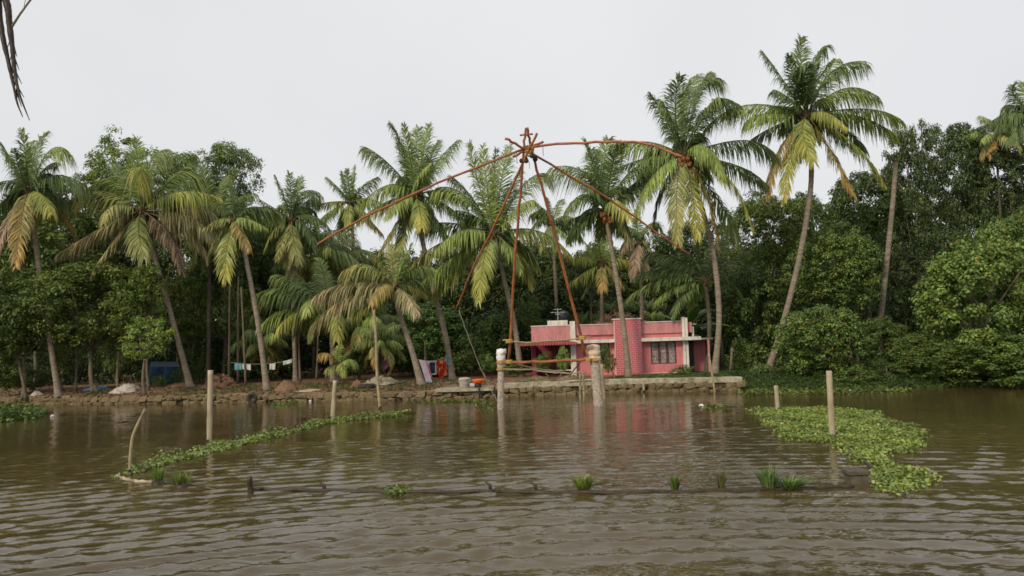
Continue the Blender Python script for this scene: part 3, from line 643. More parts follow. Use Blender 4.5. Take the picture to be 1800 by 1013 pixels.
tree('dark tree behind the net frame legs', 940, 500, 85, 90, 78, 'L1', .8, group=BG)
tree('dark tree above the porch end of the pink house', 905, 590, 70, 55, 68, 'L2', .8, group=BG)
tree('dark tree behind the house water tank', 1015, 520, 75, 80, 80, 'D1', 1, group=BG)
tree('dark tree behind the roof debris', 1110, 510, 80, 85, 82, 'L3', .85, group=BG)
tree('deep shaded tree behind the big coconut palm trunk', 1205, 480, 80, 110, 80, 'D1', 1, group=BG)
tree('green tree left of the tallest palm trunk', 1325, 545, 75, 105, 64, 'Y2', .72, group=BG)
tree('tree with fine leaves behind the tallest palm trunk', 1345, 412, 75, 82, 71, 'L3', 1.0, group=BG)
tree('mid green tree top behind the tallest palm just left of its trunk', 1425, 405, 62, 75, 73, 'L1', .95, group=BG)
tree('broad tree dotted with yellow leaves right of the tallest palm trunk', 1472, 475, 78, 82, 60, 'Y1', .9, base=(1500, 650), group=BG)
tree('leafy waterside tree with orange leaves right behind the wooden stake', 1455, 595, 80, 74, 52.5, 'Y2', .95, base=(1520, 655), group=BG)
tree('dark upright tree top just right of the headless trunk', 1598, 330, 52, 125, 74, 'D1', 1.0, group=BG)
tree('dark upright tree top with knobbly outline in the right distance', 1690, 310, 62, 118, 75, 'D1', 1.05, group=BG)
tree('dark tree top near the right edge below the palm', 1775, 320, 75, 110, 74, 'D1', 1.1, group=BG)
tree('deeply shaded tree between headless trunk and bright thicket', 1635, 500, 70, 110, 68, 'D1', .85, group=BG)
tree('dark tree behind the tallest palm crown and headless trunk', 1510, 370, 70, 85, 74, 'L2', .8, group=BG)
tree('wide bright green thicket tree with yellow leaves overhanging the water', 1705, 530, 112, 118, 49.5, 'Y1', 1.1, base=(1720, 660), group=BG, r0=.2)
tree('bright green tree at the right edge above the water', 1800, 470, 95, 130, 52, 'Y2', 1.1, base=(1800, 660), group=BG, r0=.2)
tree('low leafy boughs reaching the water at the right edge', 1770, 628, 95, 50, 46.5, 'Y2', 1.0, base=(1780, 665), group=BG)
tree('low leafy boughs left of the bright thicket at the waterline', 1622, 622, 58, 45, 50.5, 'Y1', .75, base=(1630, 660), group=BG)
tree('dark bough mass under the bright thicket', 1690, 638, 75, 42, 47.6, 'Y2', .7, base=(1690, 664), group=BG)
tree('shaded leafy boughs between the wooden stake and headless trunk', 1545, 600, 55, 55, 58, 'Y2', .75, base=(1545, 655), group=BG)
tree('slender sapling with light leaves right of the twin trunks', 212, 610, 34, 40, 60, 'T1', 1.0, base=(212, 684), group=BG, r0=.06)
tree('leafy sapling in the shade left of the twin trunks', 108, 612, 36, 36, 62, 'T1', .95, base=(112, 684), group=BG, r0=.06)
tree('leafy tree between the straw fronded palm trunk and dark slender trunk', 330, 545, 52, 70, 66, 'L3', 1.0, group=BG)
tree('thin leafed tree between the slim stems and the pale leaning palm', 425, 560, 45, 65, 67, 'F1', .75, group=BG)
# row of background crowns
lab = 'dim leafy tree of the unbroken backdrop behind the grove'
for x in range(-80, 1900, 95):
    top = np.interp(x, [0, 440, 520, 600, 680, 1000, 1200, 1480, 1560, 1800], [330, 330, 390, 450, 430, 415, 410, 385, 300, 280])
    cy = (top + 600) / 2 + random.uniform(-8, 12); tree(lab, x + random.uniform(-20, 20), cy, random.uniform(68, 85), (600 - top) / 2 * random.uniform(.92, 1.02), random.uniform(88, 98), random.choice(['L1', 'L2', 'L3', 'D1']), random.uniform(.7, .95), group='backdrop trees', limbs=4, r0=.22, mat='darkbark')
# slim stems in the shade
for i, (x, y0, y1, Y, lean) in enumerate([(402,665,480,62,2),(418,662,485,63,1),(432,662,505,60,-8),(133,682,560,60,4),(207,676,620,58,2),(528,664,560,62,-4),(556,660,585,66,3),(1042,640,500,68,-2),(745,660,600,61,2),(1510,650,500,63,-14),(1665,640,470,63,10)]):
    a = P(x, y0, Y); a[2] = float(ground_z(a[0], a[1])); b = P(x + lean, y1, Y)
    V, Fa = tube(smooth_path([a - (0, 0, .1), a*.5 + b*.5 + (random.uniform(-.1, .1), 0, 0), b], 10), np.linspace(.1, .06, 10), 8)
    o = solo('tree_stem', V, Fa, MT['bark'], smooth=True)
    tag(o, ['slim grey stem left of the pale leaning palm trunk', 'second slim stem left of the pale leaning palm trunk', 'crooked slim stem close beside the pale leaning palm trunk', 'thin stem between left edge palm and twin trunks',
     'short brown post stem behind the grey sheet', 'slim stem behind the white washing', 'thin stem beside the low young palm', 'thin stem behind the house roof left of the coconut palm', 'thin dark stem left of the laundry', 'bent brown stem in the thicket right of the tallest palm', 'dim stem deep in the thicket right of the headless trunk'][i], 'stem', 'slim stems in the grove')
# shrubs
SG = 'shrubs and bushes on the bank'
for lb, x, y, rx, ry, Y, v, tt in [
 ('round leafy bush at the water beside the quay wall end', 1338, 660, 34, 20, 54.5, 'S1', 1.15), ('low bush under the tallest palm trunk foot', 1395, 652, 30, 24, 56, 'S1', .9),
 ('dark bush left of the wooden stake at the far shore', 1425, 662, 30, 20, 54, 'S2', 1.1), ('low bush right of the wooden stake at the far shore', 1502, 664, 38, 17, 50, 'S1', .85), ('dim low bush under the headless trunk', 1560, 656, 40, 20, 51, 'S2', .8),
 ('dark bush at the foot of the bright thicket', 1640, 650, 36, 20, 57, 'S2', .8), ('dim bush behind the quay wall end', 1305, 630, 28, 34, 60, 'S1', .7),
 ('small weed bush at the house corner under the white fins', 1200, 652, 22, 9, 56.5, 'S2', 1.2),
 ('dark shrub before the middle window of the house', 1066, 634, 15, 26, 55, 'S2', .8), ('bright leafed potted shrub in the porch', 990, 632, 12, 23, 56, 'S1', 1.5), ('dull shrub at the left porch post', 955, 640, 18, 18, 57, 'S2', 1.0),
 ('low shrub behind the white capped net post', 905, 648, 26, 14, 60, 'S1', .8), ('flowering low shrub right of the laundry', 857, 640, 22, 18, 60, 'S1', 1.0), ('dark undergrowth bush behind the laundry', 820, 625, 40, 35, 64, 'S1', .8),
 ('dark bush behind the teal towel', 760, 640, 40, 22, 64, 'S2', .75), ('dim bush behind the young seedling palm', 620, 640, 34, 22, 63, 'S2', .85), ('dim bush behind the white washing', 455, 640, 50, 30, 66, 'S1', .75),
 ('low leafy weed clump before the blue tarpaulin shed', 281, 670, 16, 10, 61, 'S1', .9), ('weedy bush right of the blue tarpaulin shed foot', 312, 664, 12, 14, 63, 'S2', .9),
 ('dim bush at the left bank edge', 8, 655, 34, 40, 60, 'S1', .8), ('low dim bush between the left bank stems', 60, 668, 30, 22, 62, 'S2', .75), ('dim bush beside the blue tarpaulin shed', 345, 640, 24, 40, 66, 'S1', .75),
 ('bush behind the big palm at the net frame', 870, 600, 40, 45, 66, 'S1', .75), ('bush over the left end of the house roof', 930, 555, 30, 30, 66, 'S2', .8)]:
    tree(lb, x, y, rx, ry, Y, v, tt, group=SG, name='shrub', cat='shrub', r0=.05, limbs=9)
# uncountable undergrowth in the shade and the far wood
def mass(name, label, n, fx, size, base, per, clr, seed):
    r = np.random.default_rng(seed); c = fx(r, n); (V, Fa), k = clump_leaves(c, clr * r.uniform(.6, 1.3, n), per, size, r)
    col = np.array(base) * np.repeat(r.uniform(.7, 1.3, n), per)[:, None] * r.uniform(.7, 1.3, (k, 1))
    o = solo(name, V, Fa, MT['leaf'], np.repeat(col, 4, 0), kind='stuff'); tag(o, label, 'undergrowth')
def under(r, n):
    X = r.uniform(-52, 56, n); Y = r.uniform(69, 84, n); return np.stack([X, Y, .8 + r.random(n) ** 1.2 * (6.0 + 1.5 * np.sin(X * .31))], 1)
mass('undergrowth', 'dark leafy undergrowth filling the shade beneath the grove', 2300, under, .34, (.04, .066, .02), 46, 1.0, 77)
def wood(r, n):
    X = r.uniform(-110, 110, n); Y = r.uniform(102, 116, n); return np.stack([X, Y, .8 + r.random(n) * (11.0 + 1.2 * np.sin(X * .21) + np.interp(abs(X), [30, 60], [0, 3]))], 1)
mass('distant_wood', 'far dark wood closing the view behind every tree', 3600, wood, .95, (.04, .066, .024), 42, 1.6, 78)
def rightgreen(r, n):
    x = r.uniform(1308, 1790, n); X = np.array([G(a, 684)[0] for a in x]); Y = bank_y(X) + r.uniform(-.35, 5.5, n) ; return np.stack([X, Y, np.maximum(ground_z(X, Y), .03) + .02], 1)
mass('bank_ground_cover', 'low green creeping plants along the right shore', 1000, rightgreen, .12, (.055, .095, .022), 26, .24, 79)
def leftgreen(r, n):
    x = r.choice([120, 300, 350, 480, 590, 820, 395, 430, 545, 620, 655, 700, 745, 1225, 1240, 1140, 930], n) + r.normal(0, 16, n); X = np.array([P(a, 650, 55)[0] for a in x]); Y = bank_y(X) + r.uniform(.6, 5, n); return np.stack([X, Y, ground_z(X, Y) + .01], 1)
mass('grass_patches', 'thin green grass patches on the brown earth bank', 700, leftgreen, .1, (.08, .12, .03), 16, .2, 80)

def litter(r, n):
    x = r.uniform(0, 880, n); X = np.array([G(a, 690, .7)[0] for a in x]); Y = bank_y(X) + .2 + r.random(n) ** 1.5 * 8; return np.stack([X, Y, ground_z(X, Y) + .005], 1)
def flat_mass():
    r = np.random.default_rng(81); c = litter(r, 5200); n = len(c); N = unit(np.array((0, 0, 1.)) + r.normal(0, .3, (n, 3))); D = unit(r.normal(0, 1, (n, 3)) * (1, 1, .1)); L = r.uniform(.08, .3, n)
    V, Fa = leaf_arrays(c + (0, 0, .03), N, D, L, L * r.uniform(.2, .6, n), r); pal = np.array([(.2, .12, .07), (.3, .19, .11), (.12, .08, .05), (.36, .28, .18), (.16, .13, .06)])[r.integers(0, 5, n)] * r.uniform(.6, 1.2, (n, 1))
    o = solo('leaf_litter', V, Fa, MT['leaf'], np.repeat(pal, 4, 0), kind='stuff'); tag(o, 'dry fallen leaves scattered over the brown left bank', 'leaf litter')
flat_mass()
# banana plants
def banana(label, x, y, Y, h, seed, n=9):
    c = P(x, y, Y); c[2] = float(ground_z(c[0], c[1])); r = np.random.default_rng(seed); t = thing('banana_plant', label, 'banana plant', c, 'banana plants behind the house')
    V, Fa = tube([c, c + (0, 0, h * .3), c + (.05, 0, h * .55)], [.16, .13, .08], 9); part('stem', V, Fa, MT['bamboo'], t, smooth=True)
    for i in range(n):
        a = i * 2.4 + r.uniform(-.3, .3); e = r.uniform(.5, 1.35); L = h * r.uniform(.5, .7); b = c + (0, 0, h * .52)
        hd = np.array((math.cos(a), math.sin(a), 0)); tt = np.linspace(0, 1, 12); el = e - tt * 1.1
        st = np.cumsum(np.stack([hd[0]*np.cos(el), hd[1]*np.cos(el), np.sin(el)], 1) * L / 11, 0); st -= st[0]; S = np.array((-hd[1], hd[0], 0))
        wd = .36 * np.sin(np.clip(tt * 1.12 - .1, 0, 1) * math.pi) ** .6 * (tt > .09) + .015
        ring = []
        for k in range(12):
            j = r.uniform(.82, 1.1)
            ring += [b + st[k] + S * wd[k] * j - (0, 0, .3 * wd[k]), b + st[k] + (0, 0, .03), b + st[k] - S * wd[k] * j - (0, 0, .3 * wd[k])]
        Fb = [(k*3+q, k*3+q+1, k*3+q+4, k*3+q+3) for k in range(11) for q in (0, 1)]
        col = np.tile(np.array((.1, .19, .04)) * r.uniform(.7, 1.25), (36, 1)); part('leaf', np.array(ring), Fb, MT['leaf'], t, col, smooth=True)
banana('banana plant with one tall upright leaf above the house corner', 1206, 560, 62.5, 5.6, 1, 11)
banana('banana plant between the two palm trunks beside the house', 1268, 580, 66, 4.4, 2)
banana('smaller banana plant over the middle of the house roof', 1172, 580, 64.5, 4.4, 3)

# ------------------------------------------------------------------ the pink house
HY = 58.5
def hx(x): return P(x, 620, HY)[0]
def hz(x, y): return P(x, y, HY)[2]
Z0 = .7; ZT = hz(1160, 565); ZP = hz(1160, 586); ZS1 = hz(1160, 593.5); ZS0 = hz(1160, 599.6)
house = thing('pink_house', 'single storey pink house with brick pillar and flat parapet roof', 'house', (hx(1090), HY + 3, Z0))
def hb(name, x0, x1, y0, y1, z0, z1, mat, parent=house):
    m = MB().box((x0, y0, z0), (x1, y1, z1)); return part(name, *m.get(), MT[mat], parent)
X = {k: hx(k) for k in (935, 1003, 1012, 1055, 1072, 1080, 1126, 1144, 1189, 1200, 1204.5, 1205.5, 1210, 1215, 1228, 1230, 1252, 965)}
DP = HY + 7.0
# right room: wall pieces round the window opening
zw0, zw1 = hz(1166, 639.8), hz(1166, 600.3)
m = MB(); m.box((X[1126], HY, Z0 + .18), (X[1144], HY + .22, ZP)); m.box((X[1189], HY, Z0 + .18), (X[1200], HY + .22, ZP)); m.box((X[1144], HY + .001, Z0 + .18), (X[1189], HY + .22, zw0)); m.box((X[1144], HY + .001, zw1), (X[1189], HY + .22, ZP))
part('room_wall', *m.get(), MT['pink'], house)
m = MB(); m.box((X[1126], HY - .05, Z0 - .4), (X[1204.5], HY + .25, Z0 + .178)); part('plinth', *m.get(), MT['white'], house)
def window(x0, x1, z0, z1, panes):
    m = MB(); fr = .07; yb = HY + .06
    m.box((x0, yb, z0), (x0 + fr, yb + .1, z1)); m.box((x1 - fr, yb, z0), (x1, yb + .1, z1)); m.box((x0 + fr, yb, z0), (x1 - fr, yb + .1, z0 + fr)); m.box((x0 + fr, yb, z1 - fr), (x1 - fr, yb + .1, z1))
    wd = (x1 - x0 - 2 * fr) / panes
    for i in range(1, panes):
        xx = x0 + fr + wd * i; m.box((xx - .055, yb - .002, z0 + fr), (xx + .055, yb + .1, z1 - fr))
    wn = part('window', *m.get(), MT['frame'], house)
    for i in range(panes):
        a, b = x0 + fr + wd * i + (.056 if i else 0), x0 + fr + wd * (i + 1) - (.056 if i < panes - 1 else 0)
        mm = MB()
        mm.box((a + .002, yb + .045, z0 + fr), (b - .002, yb + .055, z1 - fr)); part('pane', *mm.get(), MT['glass'], wn)
        n = 15; V = []; xs_ = np.linspace(a + .01, b - .01, n)
        for zz in (z0 + fr, z1 - fr):
            for k, xx in enumerate(xs_): V.append((xx, yb + .1 + .025 * math.sin(k * 1.9 + i), zz))
        Fa = [(k, k + 1, n + k + 1, n + k) for k in range(n - 1)]; part('curtain', V, Fa, MT['curtain'], wn, smooth=True)
        for q in range(1, 6):
            zz = z0 + fr + (z1 - z0 - 2*fr) * q / 6; part('window_bar', *MB().box((a, yb + .02, zz - .008), (b, yb + .036, zz + .008)).get(), MT['frame'], wn)
window(X[1144], X[1189], zw0, zw1, 3)
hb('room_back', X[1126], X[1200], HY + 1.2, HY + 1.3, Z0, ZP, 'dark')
hb('parapet', X[1126], X[1200], HY - .12, HY + .2, ZP + .002, ZT - .06, 'pinkpale')
hb('parapet_cap', X[1126], X[1200], HY - .17, HY + .25, ZT - .058, ZT, 'white')
m = MB(); m.box((X[1126] + .002, HY - .6, ZS0), (hx(1230), HY - .003, ZS1)); part('sunshade', *m.get(), MT['white'], house)
hb('corner_fin', X[1200] + .002, X[1204.5], HY - .2, HY + .3, Z0 - .3, hz(1203, 557.5), 'white'); hb('corner_fin', X[1205.5], X[1210], HY - .14, HY + .3, Z0 - .3, hz(1208, 558.5), 'white')
# dark passage, side wall and a lean-to roof added to shade that wall
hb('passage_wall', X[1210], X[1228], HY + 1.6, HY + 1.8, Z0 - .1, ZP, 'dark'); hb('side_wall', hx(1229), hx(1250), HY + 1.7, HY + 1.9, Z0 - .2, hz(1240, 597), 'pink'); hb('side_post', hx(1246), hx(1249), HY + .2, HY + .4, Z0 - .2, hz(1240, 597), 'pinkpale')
hb('parapet', X[1210] + .002, hx(1219), HY + .15, HY + .35, ZP, ZT - .12, 'pink'); hb('added_shade_roof', hx(1212), hx(1256), HY + .3, HY + 3, hz(1240, 597) + .004, hz(1240, 594), 'concrete')
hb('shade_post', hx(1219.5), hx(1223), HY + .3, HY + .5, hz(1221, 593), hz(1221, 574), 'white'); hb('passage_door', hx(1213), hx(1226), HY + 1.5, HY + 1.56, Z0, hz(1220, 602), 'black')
# brick pillar, brick by brick
pz1 = hz(1103, 562); pil = hb('brick_pillar', X[1080], X[1126], HY - .55, HY + .22, Z0 - .4, pz1, 'mortar'); rows = 27; bh = (pz1 - Z0 + .1) / rows; wtot = X[1126] - X[1080]; nb = 6; bw = wtot / nb
bm_full = None
for r_ in range(rows):
    for k in range(nb + (r_ % 2)):
        a = X[1080] + bw * (k - .5 * (r_ % 2)); b = a + bw; a = max(a, X[1080]); b = min(b, X[1126])
        if b - a < .05: continue
        o = bpy.data.objects.new('brick', BRK) if 'BRK' in globals() else None
        if o is None:
            BRK = mk('brick', *(lambda q: (q[0], q[1]))(MB().box((-.5, -.5, -.5), (.5, .5, .5)).get()), MT['brick']); o = bpy.data.objects.new('brick', BRK)
        link(o, ((a + b) / 2, HY - .565 - random.uniform(0, .006), Z0 - .1 + bh * (r_ + .5)), pil); o.scale = (b - a - .045, .05, bh - .04)
hb('pillar_cap', X[1080] - .1, X[1126] + .06, HY - .64, HY + .3, pz1 + .002, pz1 + .08, 'white')
# middle bay
m = MB(); wz0, wz1 = hz(1063, 641), hz(1063, 604)
m.box((X[1012], HY + .1, Z0), (X[1055], HY + .3, ZP)); m.box((X[1072], HY + .1, Z0), (X[1080], HY + .3, ZP)); m.box((X[1055], HY + .101, Z0), (X[1072], HY + .3, wz0)); m.box((X[1055], HY + .101, wz1), (X[1072], HY + .3, ZP))
part('room_wall', *m.get(), MT['pink'], house); HY += .1; window(X[1055], X[1072], wz0, wz1, 2); HY -= .1
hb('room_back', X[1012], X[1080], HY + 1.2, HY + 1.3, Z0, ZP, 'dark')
zt2 = hz(1046, 570); hb('parapet', X[1012] + .002, X[1080] - .002, HY - .1, HY + .2, hz(1046, 589), zt2 - .06, 'pinkpale'); hb('parapet_cap', X[1012] + .002, X[1080] - .103, HY - .15, HY + .25, zt2 - .058, zt2, 'white')
hb('sunshade', X[1012] - .1, X[1080] - .002, HY - .55, HY + .097, hz(1046, 603), hz(1046, 597.5), 'white')
# porch bay
hb('porch_pillar', X[1003], X[1012], HY - .3, HY + .1, Z0 - .2, hz(1007, 565), 'white')
zt3 = hz(968, 572.5); zb3 = hz(968, 600); hb('porch_parapet', X[935], X[1003] - .002, HY - .1, HY + .15, zb3, zt3 - .05, 'pinkpale'); hb('parapet_cap', X[935] - .04, X[1003] - .004, HY - .14, HY + .2, zt3 - .048, zt3 + .02, 'white')
hb('porch_back', X[935], X[1003], HY + 2.2, HY + 2.35, Z0, zb3, 'wine'); hb('porch_post', X[935] + .02, hx(942), HY - .05, HY + .12, Z0 - .2, zb3 - .002, 'wine'); hb('porch_side', X[935], X[935] + .12, HY + .3, HY + 2.2, Z0, zb3, 'wine')
hb('porch_floor', X[935], X[1003], HY - .2, HY + 2.2, Z0 - .4, Z0 + .12, 'concrete'); hb('porch_rail', X[935] + .3, X[1003], HY - .26, HY - .21, hz(970, 652.5), hz(970, 650.5), 'white'); hb('porch_door', hx(972), hx(990), HY + 2.12, HY + 2.19, Z0 + .12, hz(980, 612), 'frame')
# corrugated awning
n = 84; ax = np.linspace(hx(914), hx(1014), n); V = []
for (yy, zz) in ((HY - .12, hz(965, 600.5)), (HY - 1.35, hz(965, 606.5))):
    for k, xx in enumerate(ax): V.append((xx, yy, zz + .035 * math.sin(k * math.pi / 2)))
V = np.array(V); V2 = V - (0, 0, .012); VV = np.vstack([V, V2]); Fa = [(k, n + k, n + k + 1, k + 1) for k in range(n - 1)] + [(2*n+k, 2*n+k+1, 3*n+k+1, 3*n+k) for k in range(n - 1)] + [(n+k, 3*n+k, 3*n+k+1, n+k+1) for k in range(n - 1)]
MT['awning'] = paint('red_corrugated_sheet', (0.34, .09, .09), (.2, .06, .055)); part('awning', VV, Fa, MT['awning'], house)
hb('roof_slab', X[965], hx(1228), HY + .26, DP, hz(1050, 573) - .15, hz(1050, 573) - .02, 'concrete'); hb('roof_slab', X[935], X[965] - .01, HY + .21, DP, zt3 - .5, zt3 - .35, 'concrete')
hb('roof_ledge', X[965], hx(1001), HY + .9, HY + 1.2, hz(980, 573), hz(980, 563), 'white'); hb('rear_wall', X[935] + .13, hx(1228), DP - .2, DP - .01, Z0, zt3 - .52, 'pink')
# things on the roof
def lathe(c, prof, n=16):
    V = []; Fa = []
    for rr, z in prof:
        for j in range(n): V.append((c[0] + rr*math.cos(j*6.283/n), c[1] + rr*math.sin(j*6.283/n), c[2] + z))
    for q in range(len(prof) - 1):
        for j in range(n): k = (j+1) % n; Fa.append((q*n+j, q*n+k, (q+1)*n+k, (q+1)*n+j))
    Fa += [tuple(range(n))[::-1], tuple((len(prof)-1)*n + j for j in range(n))]
    return V, Fa
rt = hz(1050, 573) - .02
c = np.array((hx(997), HY + 2.6, rt)); tk = thing('water_tank', 'black plastic water tank on the house roof', 'tank', c)
hgt = hz(997, 546) - rt + .1; part('tank_body', *lathe(c, [(.44, 0), (.47, .08), (.45, .14), (.47, .2), (.47, hgt*.4), (.45, hgt*.44), (.47, hgt*.5), (.46, hgt*.8), (.3, hgt*.93), (.17, hgt*.95)]), MT['black'], tk, smooth=True); part('lid', *lathe(c + (0, 0, hgt*.951), [(.19, 0), (.19, .05), (.1, .08)]), MT['black'], tk)
c = np.array((hx(985), HY + 1.6, rt)); an = thing('television_antenna', 'thin metal television antenna beside the water tank', 'antenna', c)
ht = hz(985, 541) - rt; part('mast', *tube([c, c + (0, 0, ht)], .03, 6), MT['metal'], an)
for z_, w_ in ((ht * .96, .3), (ht * .8, .55), (ht * .7, .2)): part('crossbar', *tube([c + (-w_, .04, z_), c + (w_, .04, z_)], .022, 5), MT['metal'], an)
m = MB(); r = np.random.default_rng(5); cx0, cx1 = hx(1052), hx(1142)
for i in range(260):
    u = r.random(); xx = cx0 + (cx1 - cx0) * u; hh = math.sin(u * math.pi) ** .7 * 1.05
    p0 = np.array((xx, HY + r.uniform(.7, 2.6), rt + .02 + r.random() * hh)); d = unit(r.normal(0, 1, (1, 3)) * (1, .6, .35))[0] * r.uniform(.25, .7); d[2] -= .05
    q = p0 + d; q[2] = max(q[2], rt + .02); m.tube([p0, q], [.04, .02], 4)
o = solo('dry_wood_pile', *m.get(), MT['litter'], kind='stuff'); tag(o, 'heap of dry reddish palm debris on the house roof', 'debris')

# ------------------------------------------------------------------ the dip net
NY = 41.8
pl = G(880, 719); pr = G(1052, 716); pl[1] = pr[1] = NY
net = thing('dip_net', 'shore operated dip net frame of orange poles between two white capped posts', 'net frame', (0.5*(pl[0]+pr[0]), NY, 0))
def pole(name, pix, rad, mat='pole', n=10, m=26, par=None):
    pts = smooth_path([P(x, y, Y) for x, y, Y in pix], m) if len(pix) > 2 else np.linspace(P(*pix[0]), P(*pix[1]), 10)
    pts = pts + np.random.default_rng(int(pix[0][0])).normal(0, .016, pts.shape); rr = .62 * np.linspace(rad[0], rad[1], len(pts)) * (1 + .05 * (np.arange(len(pts)) % 3 == 0))
    return part(name, *tube(pts, rr, n), MT[mat], par or net, smooth=True)
HUBY = 37.2
# two posts of palm trunk with wrapped tops
def net_post(xb, yb, xt, yt, r, cap, capmat):
    b = P(xb, yb, NY); b[2] = -.9; t_ = P(xt, yt, NY); pth = np.linspace(b, t_, 26); rr = np.linspace(r * 1.06, r, 26) * (1 + .05 * np.sin(np.arange(26) * 2.1))
    po = part('post', *tube(pth, rr, 14), MT['trunkpost'], net, smooth=True)
    d = (t_ - b) / np.linalg.norm(t_ - b); prof = [(1.02, -.75), (1.38, -.7), (1.42, -.5), (1.15, -.44), (1.3, -.38), (1.42, -.2), (1.18, -.14), (1.36, -.08), (1.48, .05), (1.3, .14), (.3, .2)]
    V, Fa = lathe((0, 0, 0), [(r * a, z * cap) for a, z in prof], 14); V = np.array(V); ang = math.atan2(d[0], d[2]); cs, sn = math.cos(ang), math.sin(ang)
    V = np.stack([V[:, 0]*cs + V[:, 2]*sn, V[:, 1], -V[:, 0]*sn + V[:, 2]*cs], 1) + t_ + np.random.default_rng(int(xb)).normal(0, .028, V.shape)
    part('wrapped_cap', V, Fa, MT[capmat], po, smooth=True); return po
net_post(879, 719, 881, 620, .175, 1.0, 'sack'); net_post(1054, 717, 1043, 612, .245, .95, 'sackpeach')
pole('pivot_beam', [(872, 638, NY - .25), (960, 636, NY - .25), (1046, 631, NY - .25)], (.12, .13)); pole('rail', [(872, 650, NY - .2), (930, 650, NY - .2), (980, 656, NY - .2), (1030, 655, NY - .2)], (.075, .06), 'bamboo'); pole('cross_rail', [(884, 599, NY - .9), (935, 602, NY - .9), (1040, 593, NY - .9)], (.075, .06), 'bamboo')
pole('brace', [(905, 640, NY), (955, 650, NY + .2), (1000, 656, NY + .3)], (.06, .05), 'bamboo'); pole('brace', [(1002, 660, NY + .1), (1025, 630, NY + .1)], (.06, .05), 'darkbark')
pole('leg', [(895, 634, NY - .2), (905, 470, 39.5), (919, 290, 37.4), (924, 224, HUBY - .5)], (.12, .085)); pole('leg', [(1028, 625, NY - .2), (980, 430, 39.4), (938, 275, 37.5), (927, 224, HUBY - .5)], (.13, .085)); pole('leg_tie', [(915, 238, HUBY - .4), (936, 236, HUBY - .4)], (.07, .07))
pole('arm', [(955, 250, 38.2), (915, 264, 37.2), (780, 318, 34.4), (660, 372, 32.4), (558, 429, 31)], (.095, .06)); pole('arm', [(902, 276, 38), (940, 258, 37.2), (1010, 252, 34.6), (1100, 249, 32.6), (1150, 257, 31.8), (1199, 276, 31)], (.1, .075))
pole('arm', [(889, 243, 36.4), (935, 270, 37.2), (1065, 347, 39.6), (1140, 398, 41), (1211, 447, 42)], (.1, .065)); pole('arm', [(944, 235, 36.5), (921, 282, 37.3), (870, 395, 39.4), (830, 475, 41.4), (803, 541, 43)], (.095, .075))
hub = P(929, 263, HUBY)
for i in range(7):
    a = i * .9; V, Fa = tube([hub + (.25*math.cos(q + a), .25*math.sin(q + a)*math.cos(a), .22*math.sin(q + a)*math.sin(a + .6)) for q in np.linspace(0, 6.28, 12)], .03, 5, False); part('lashing', V, Fa, MT['rope'], net)
for (x, y, Y) in ((895, 636, NY - .2), (895, 600, NY - .9), (1024, 594, NY - .9), (1034, 632, NY - .2), (880, 648, NY - .1), (880, 637, NY - .2), (1046, 632, NY - .2)):
    c = P(x, y, Y); V, Fa = lathe(c - (0, 0, .1), [(.17, 0), (.19, .05), (.18, .1), (.19, .15), (.16, .2)], 10); part('lashing', V, Fa, MT['rope'], net)
# bundle of weights and pulley under the hub
c = P(926, 279, HUBY + .2); m = MB(); r = np.random.default_rng(3)
for i in range(5):
    q = c + r.normal(0, .12, 3); V, Fa = lathe(q, [(.02, -.12), (.1, -.08), (.13, 0), (.09, .09), (.02, .12)], 8); m.add(V, Fa)
part('weight_bundle', *m.get(), MT['wet'], net, smooth=True); part('pulley', *lathe(P(930, 272, HUBY), [(.05, -.1), (.14, -.06), (.16, 0), (.12, .07), (.04, .1)], 10), MT['sack'], net, smooth=True)
for (x, y0, y1) in ((896, 250, 268), (908, 268, 288), (954, 254, 275), (930, 284, 297)): part('cord', *tube([P(x, y0, HUBY), P(x + 1, y1, HUBY)], .016, 4), MT['line'], net)
pole('haul_line', [(806, 545, 43), (830, 610, 43.5), (858, 676, 44), (878, 712, 44)], (.026, .026), 'line', 5); part('line_float', *tube([P(849, 655, 43.9), P(857, 672, 44)], .045, 6), MT['pole'], net)
for (x0, y0, x1, y1, Y, r_) in ((1019, 652, 1020, 704, 46, .05), (1025, 655, 1027, 708, 45, .06), (1057, 640, 1063, 704, 46.5, .09)):
    a = P(x1, y1, Y); a[2] = -.6; part('prop_stake', *tube(np.linspace(a, P(x0, y0, Y), 8), np.linspace(r_ * 1.1, r_, 8), 8), MT['bamboo'], net, smooth=True)
m = MB(); a, b = P(1000, 671, 47), P(1046, 668, 47); m.add(*tube([a, b], .08, 4)); part('plank', *m.get(), MT['stake'], net)

# ------------------------------------------------------------------ stakes standing in the water
STK = 'stakes standing in the river'
def stake(label, xb, yb, xt, yt, w, mat='stake', pts=None, name='wooden_stake', dark=False, cat='stake'):
    b = G(xb, yb); Y = b[1]; path = [P(x, y, Y) for x, y in (pts or [(xb, yb), (xt, yt)])]; low = path[0].copy(); low[2] = -.8
    path = smooth_path([low] + path, 24) if pts else np.linspace(low, path[-1], 18)
    r = w * Y / F / 2; rr = np.linspace(r * 1.08, r * .95, len(path)) * (1 + .04 * np.random.default_rng(int(xb)).normal(size=len(path)))
    t = thing(name, label, cat, b, STK); part('shaft', *tube(path, rr, 10), MT[mat], t, smooth=True)
    zc = MB(); zz = lathe(b - (0, 0, .05), [(r * 1.12, 0), (r * 1.14, .1), (r * 1.1, .16 + .03)], 10); part('wet_band', *zz, MT['wet'], t)
    return t
stake('thick pale stake in the hyacinth strip left of the pale leaning palm', 367, 779, 370, 651, 9)
stake('leaning bare stake below the orange seedling frond', 582, 737, 589, 669, 7.5)
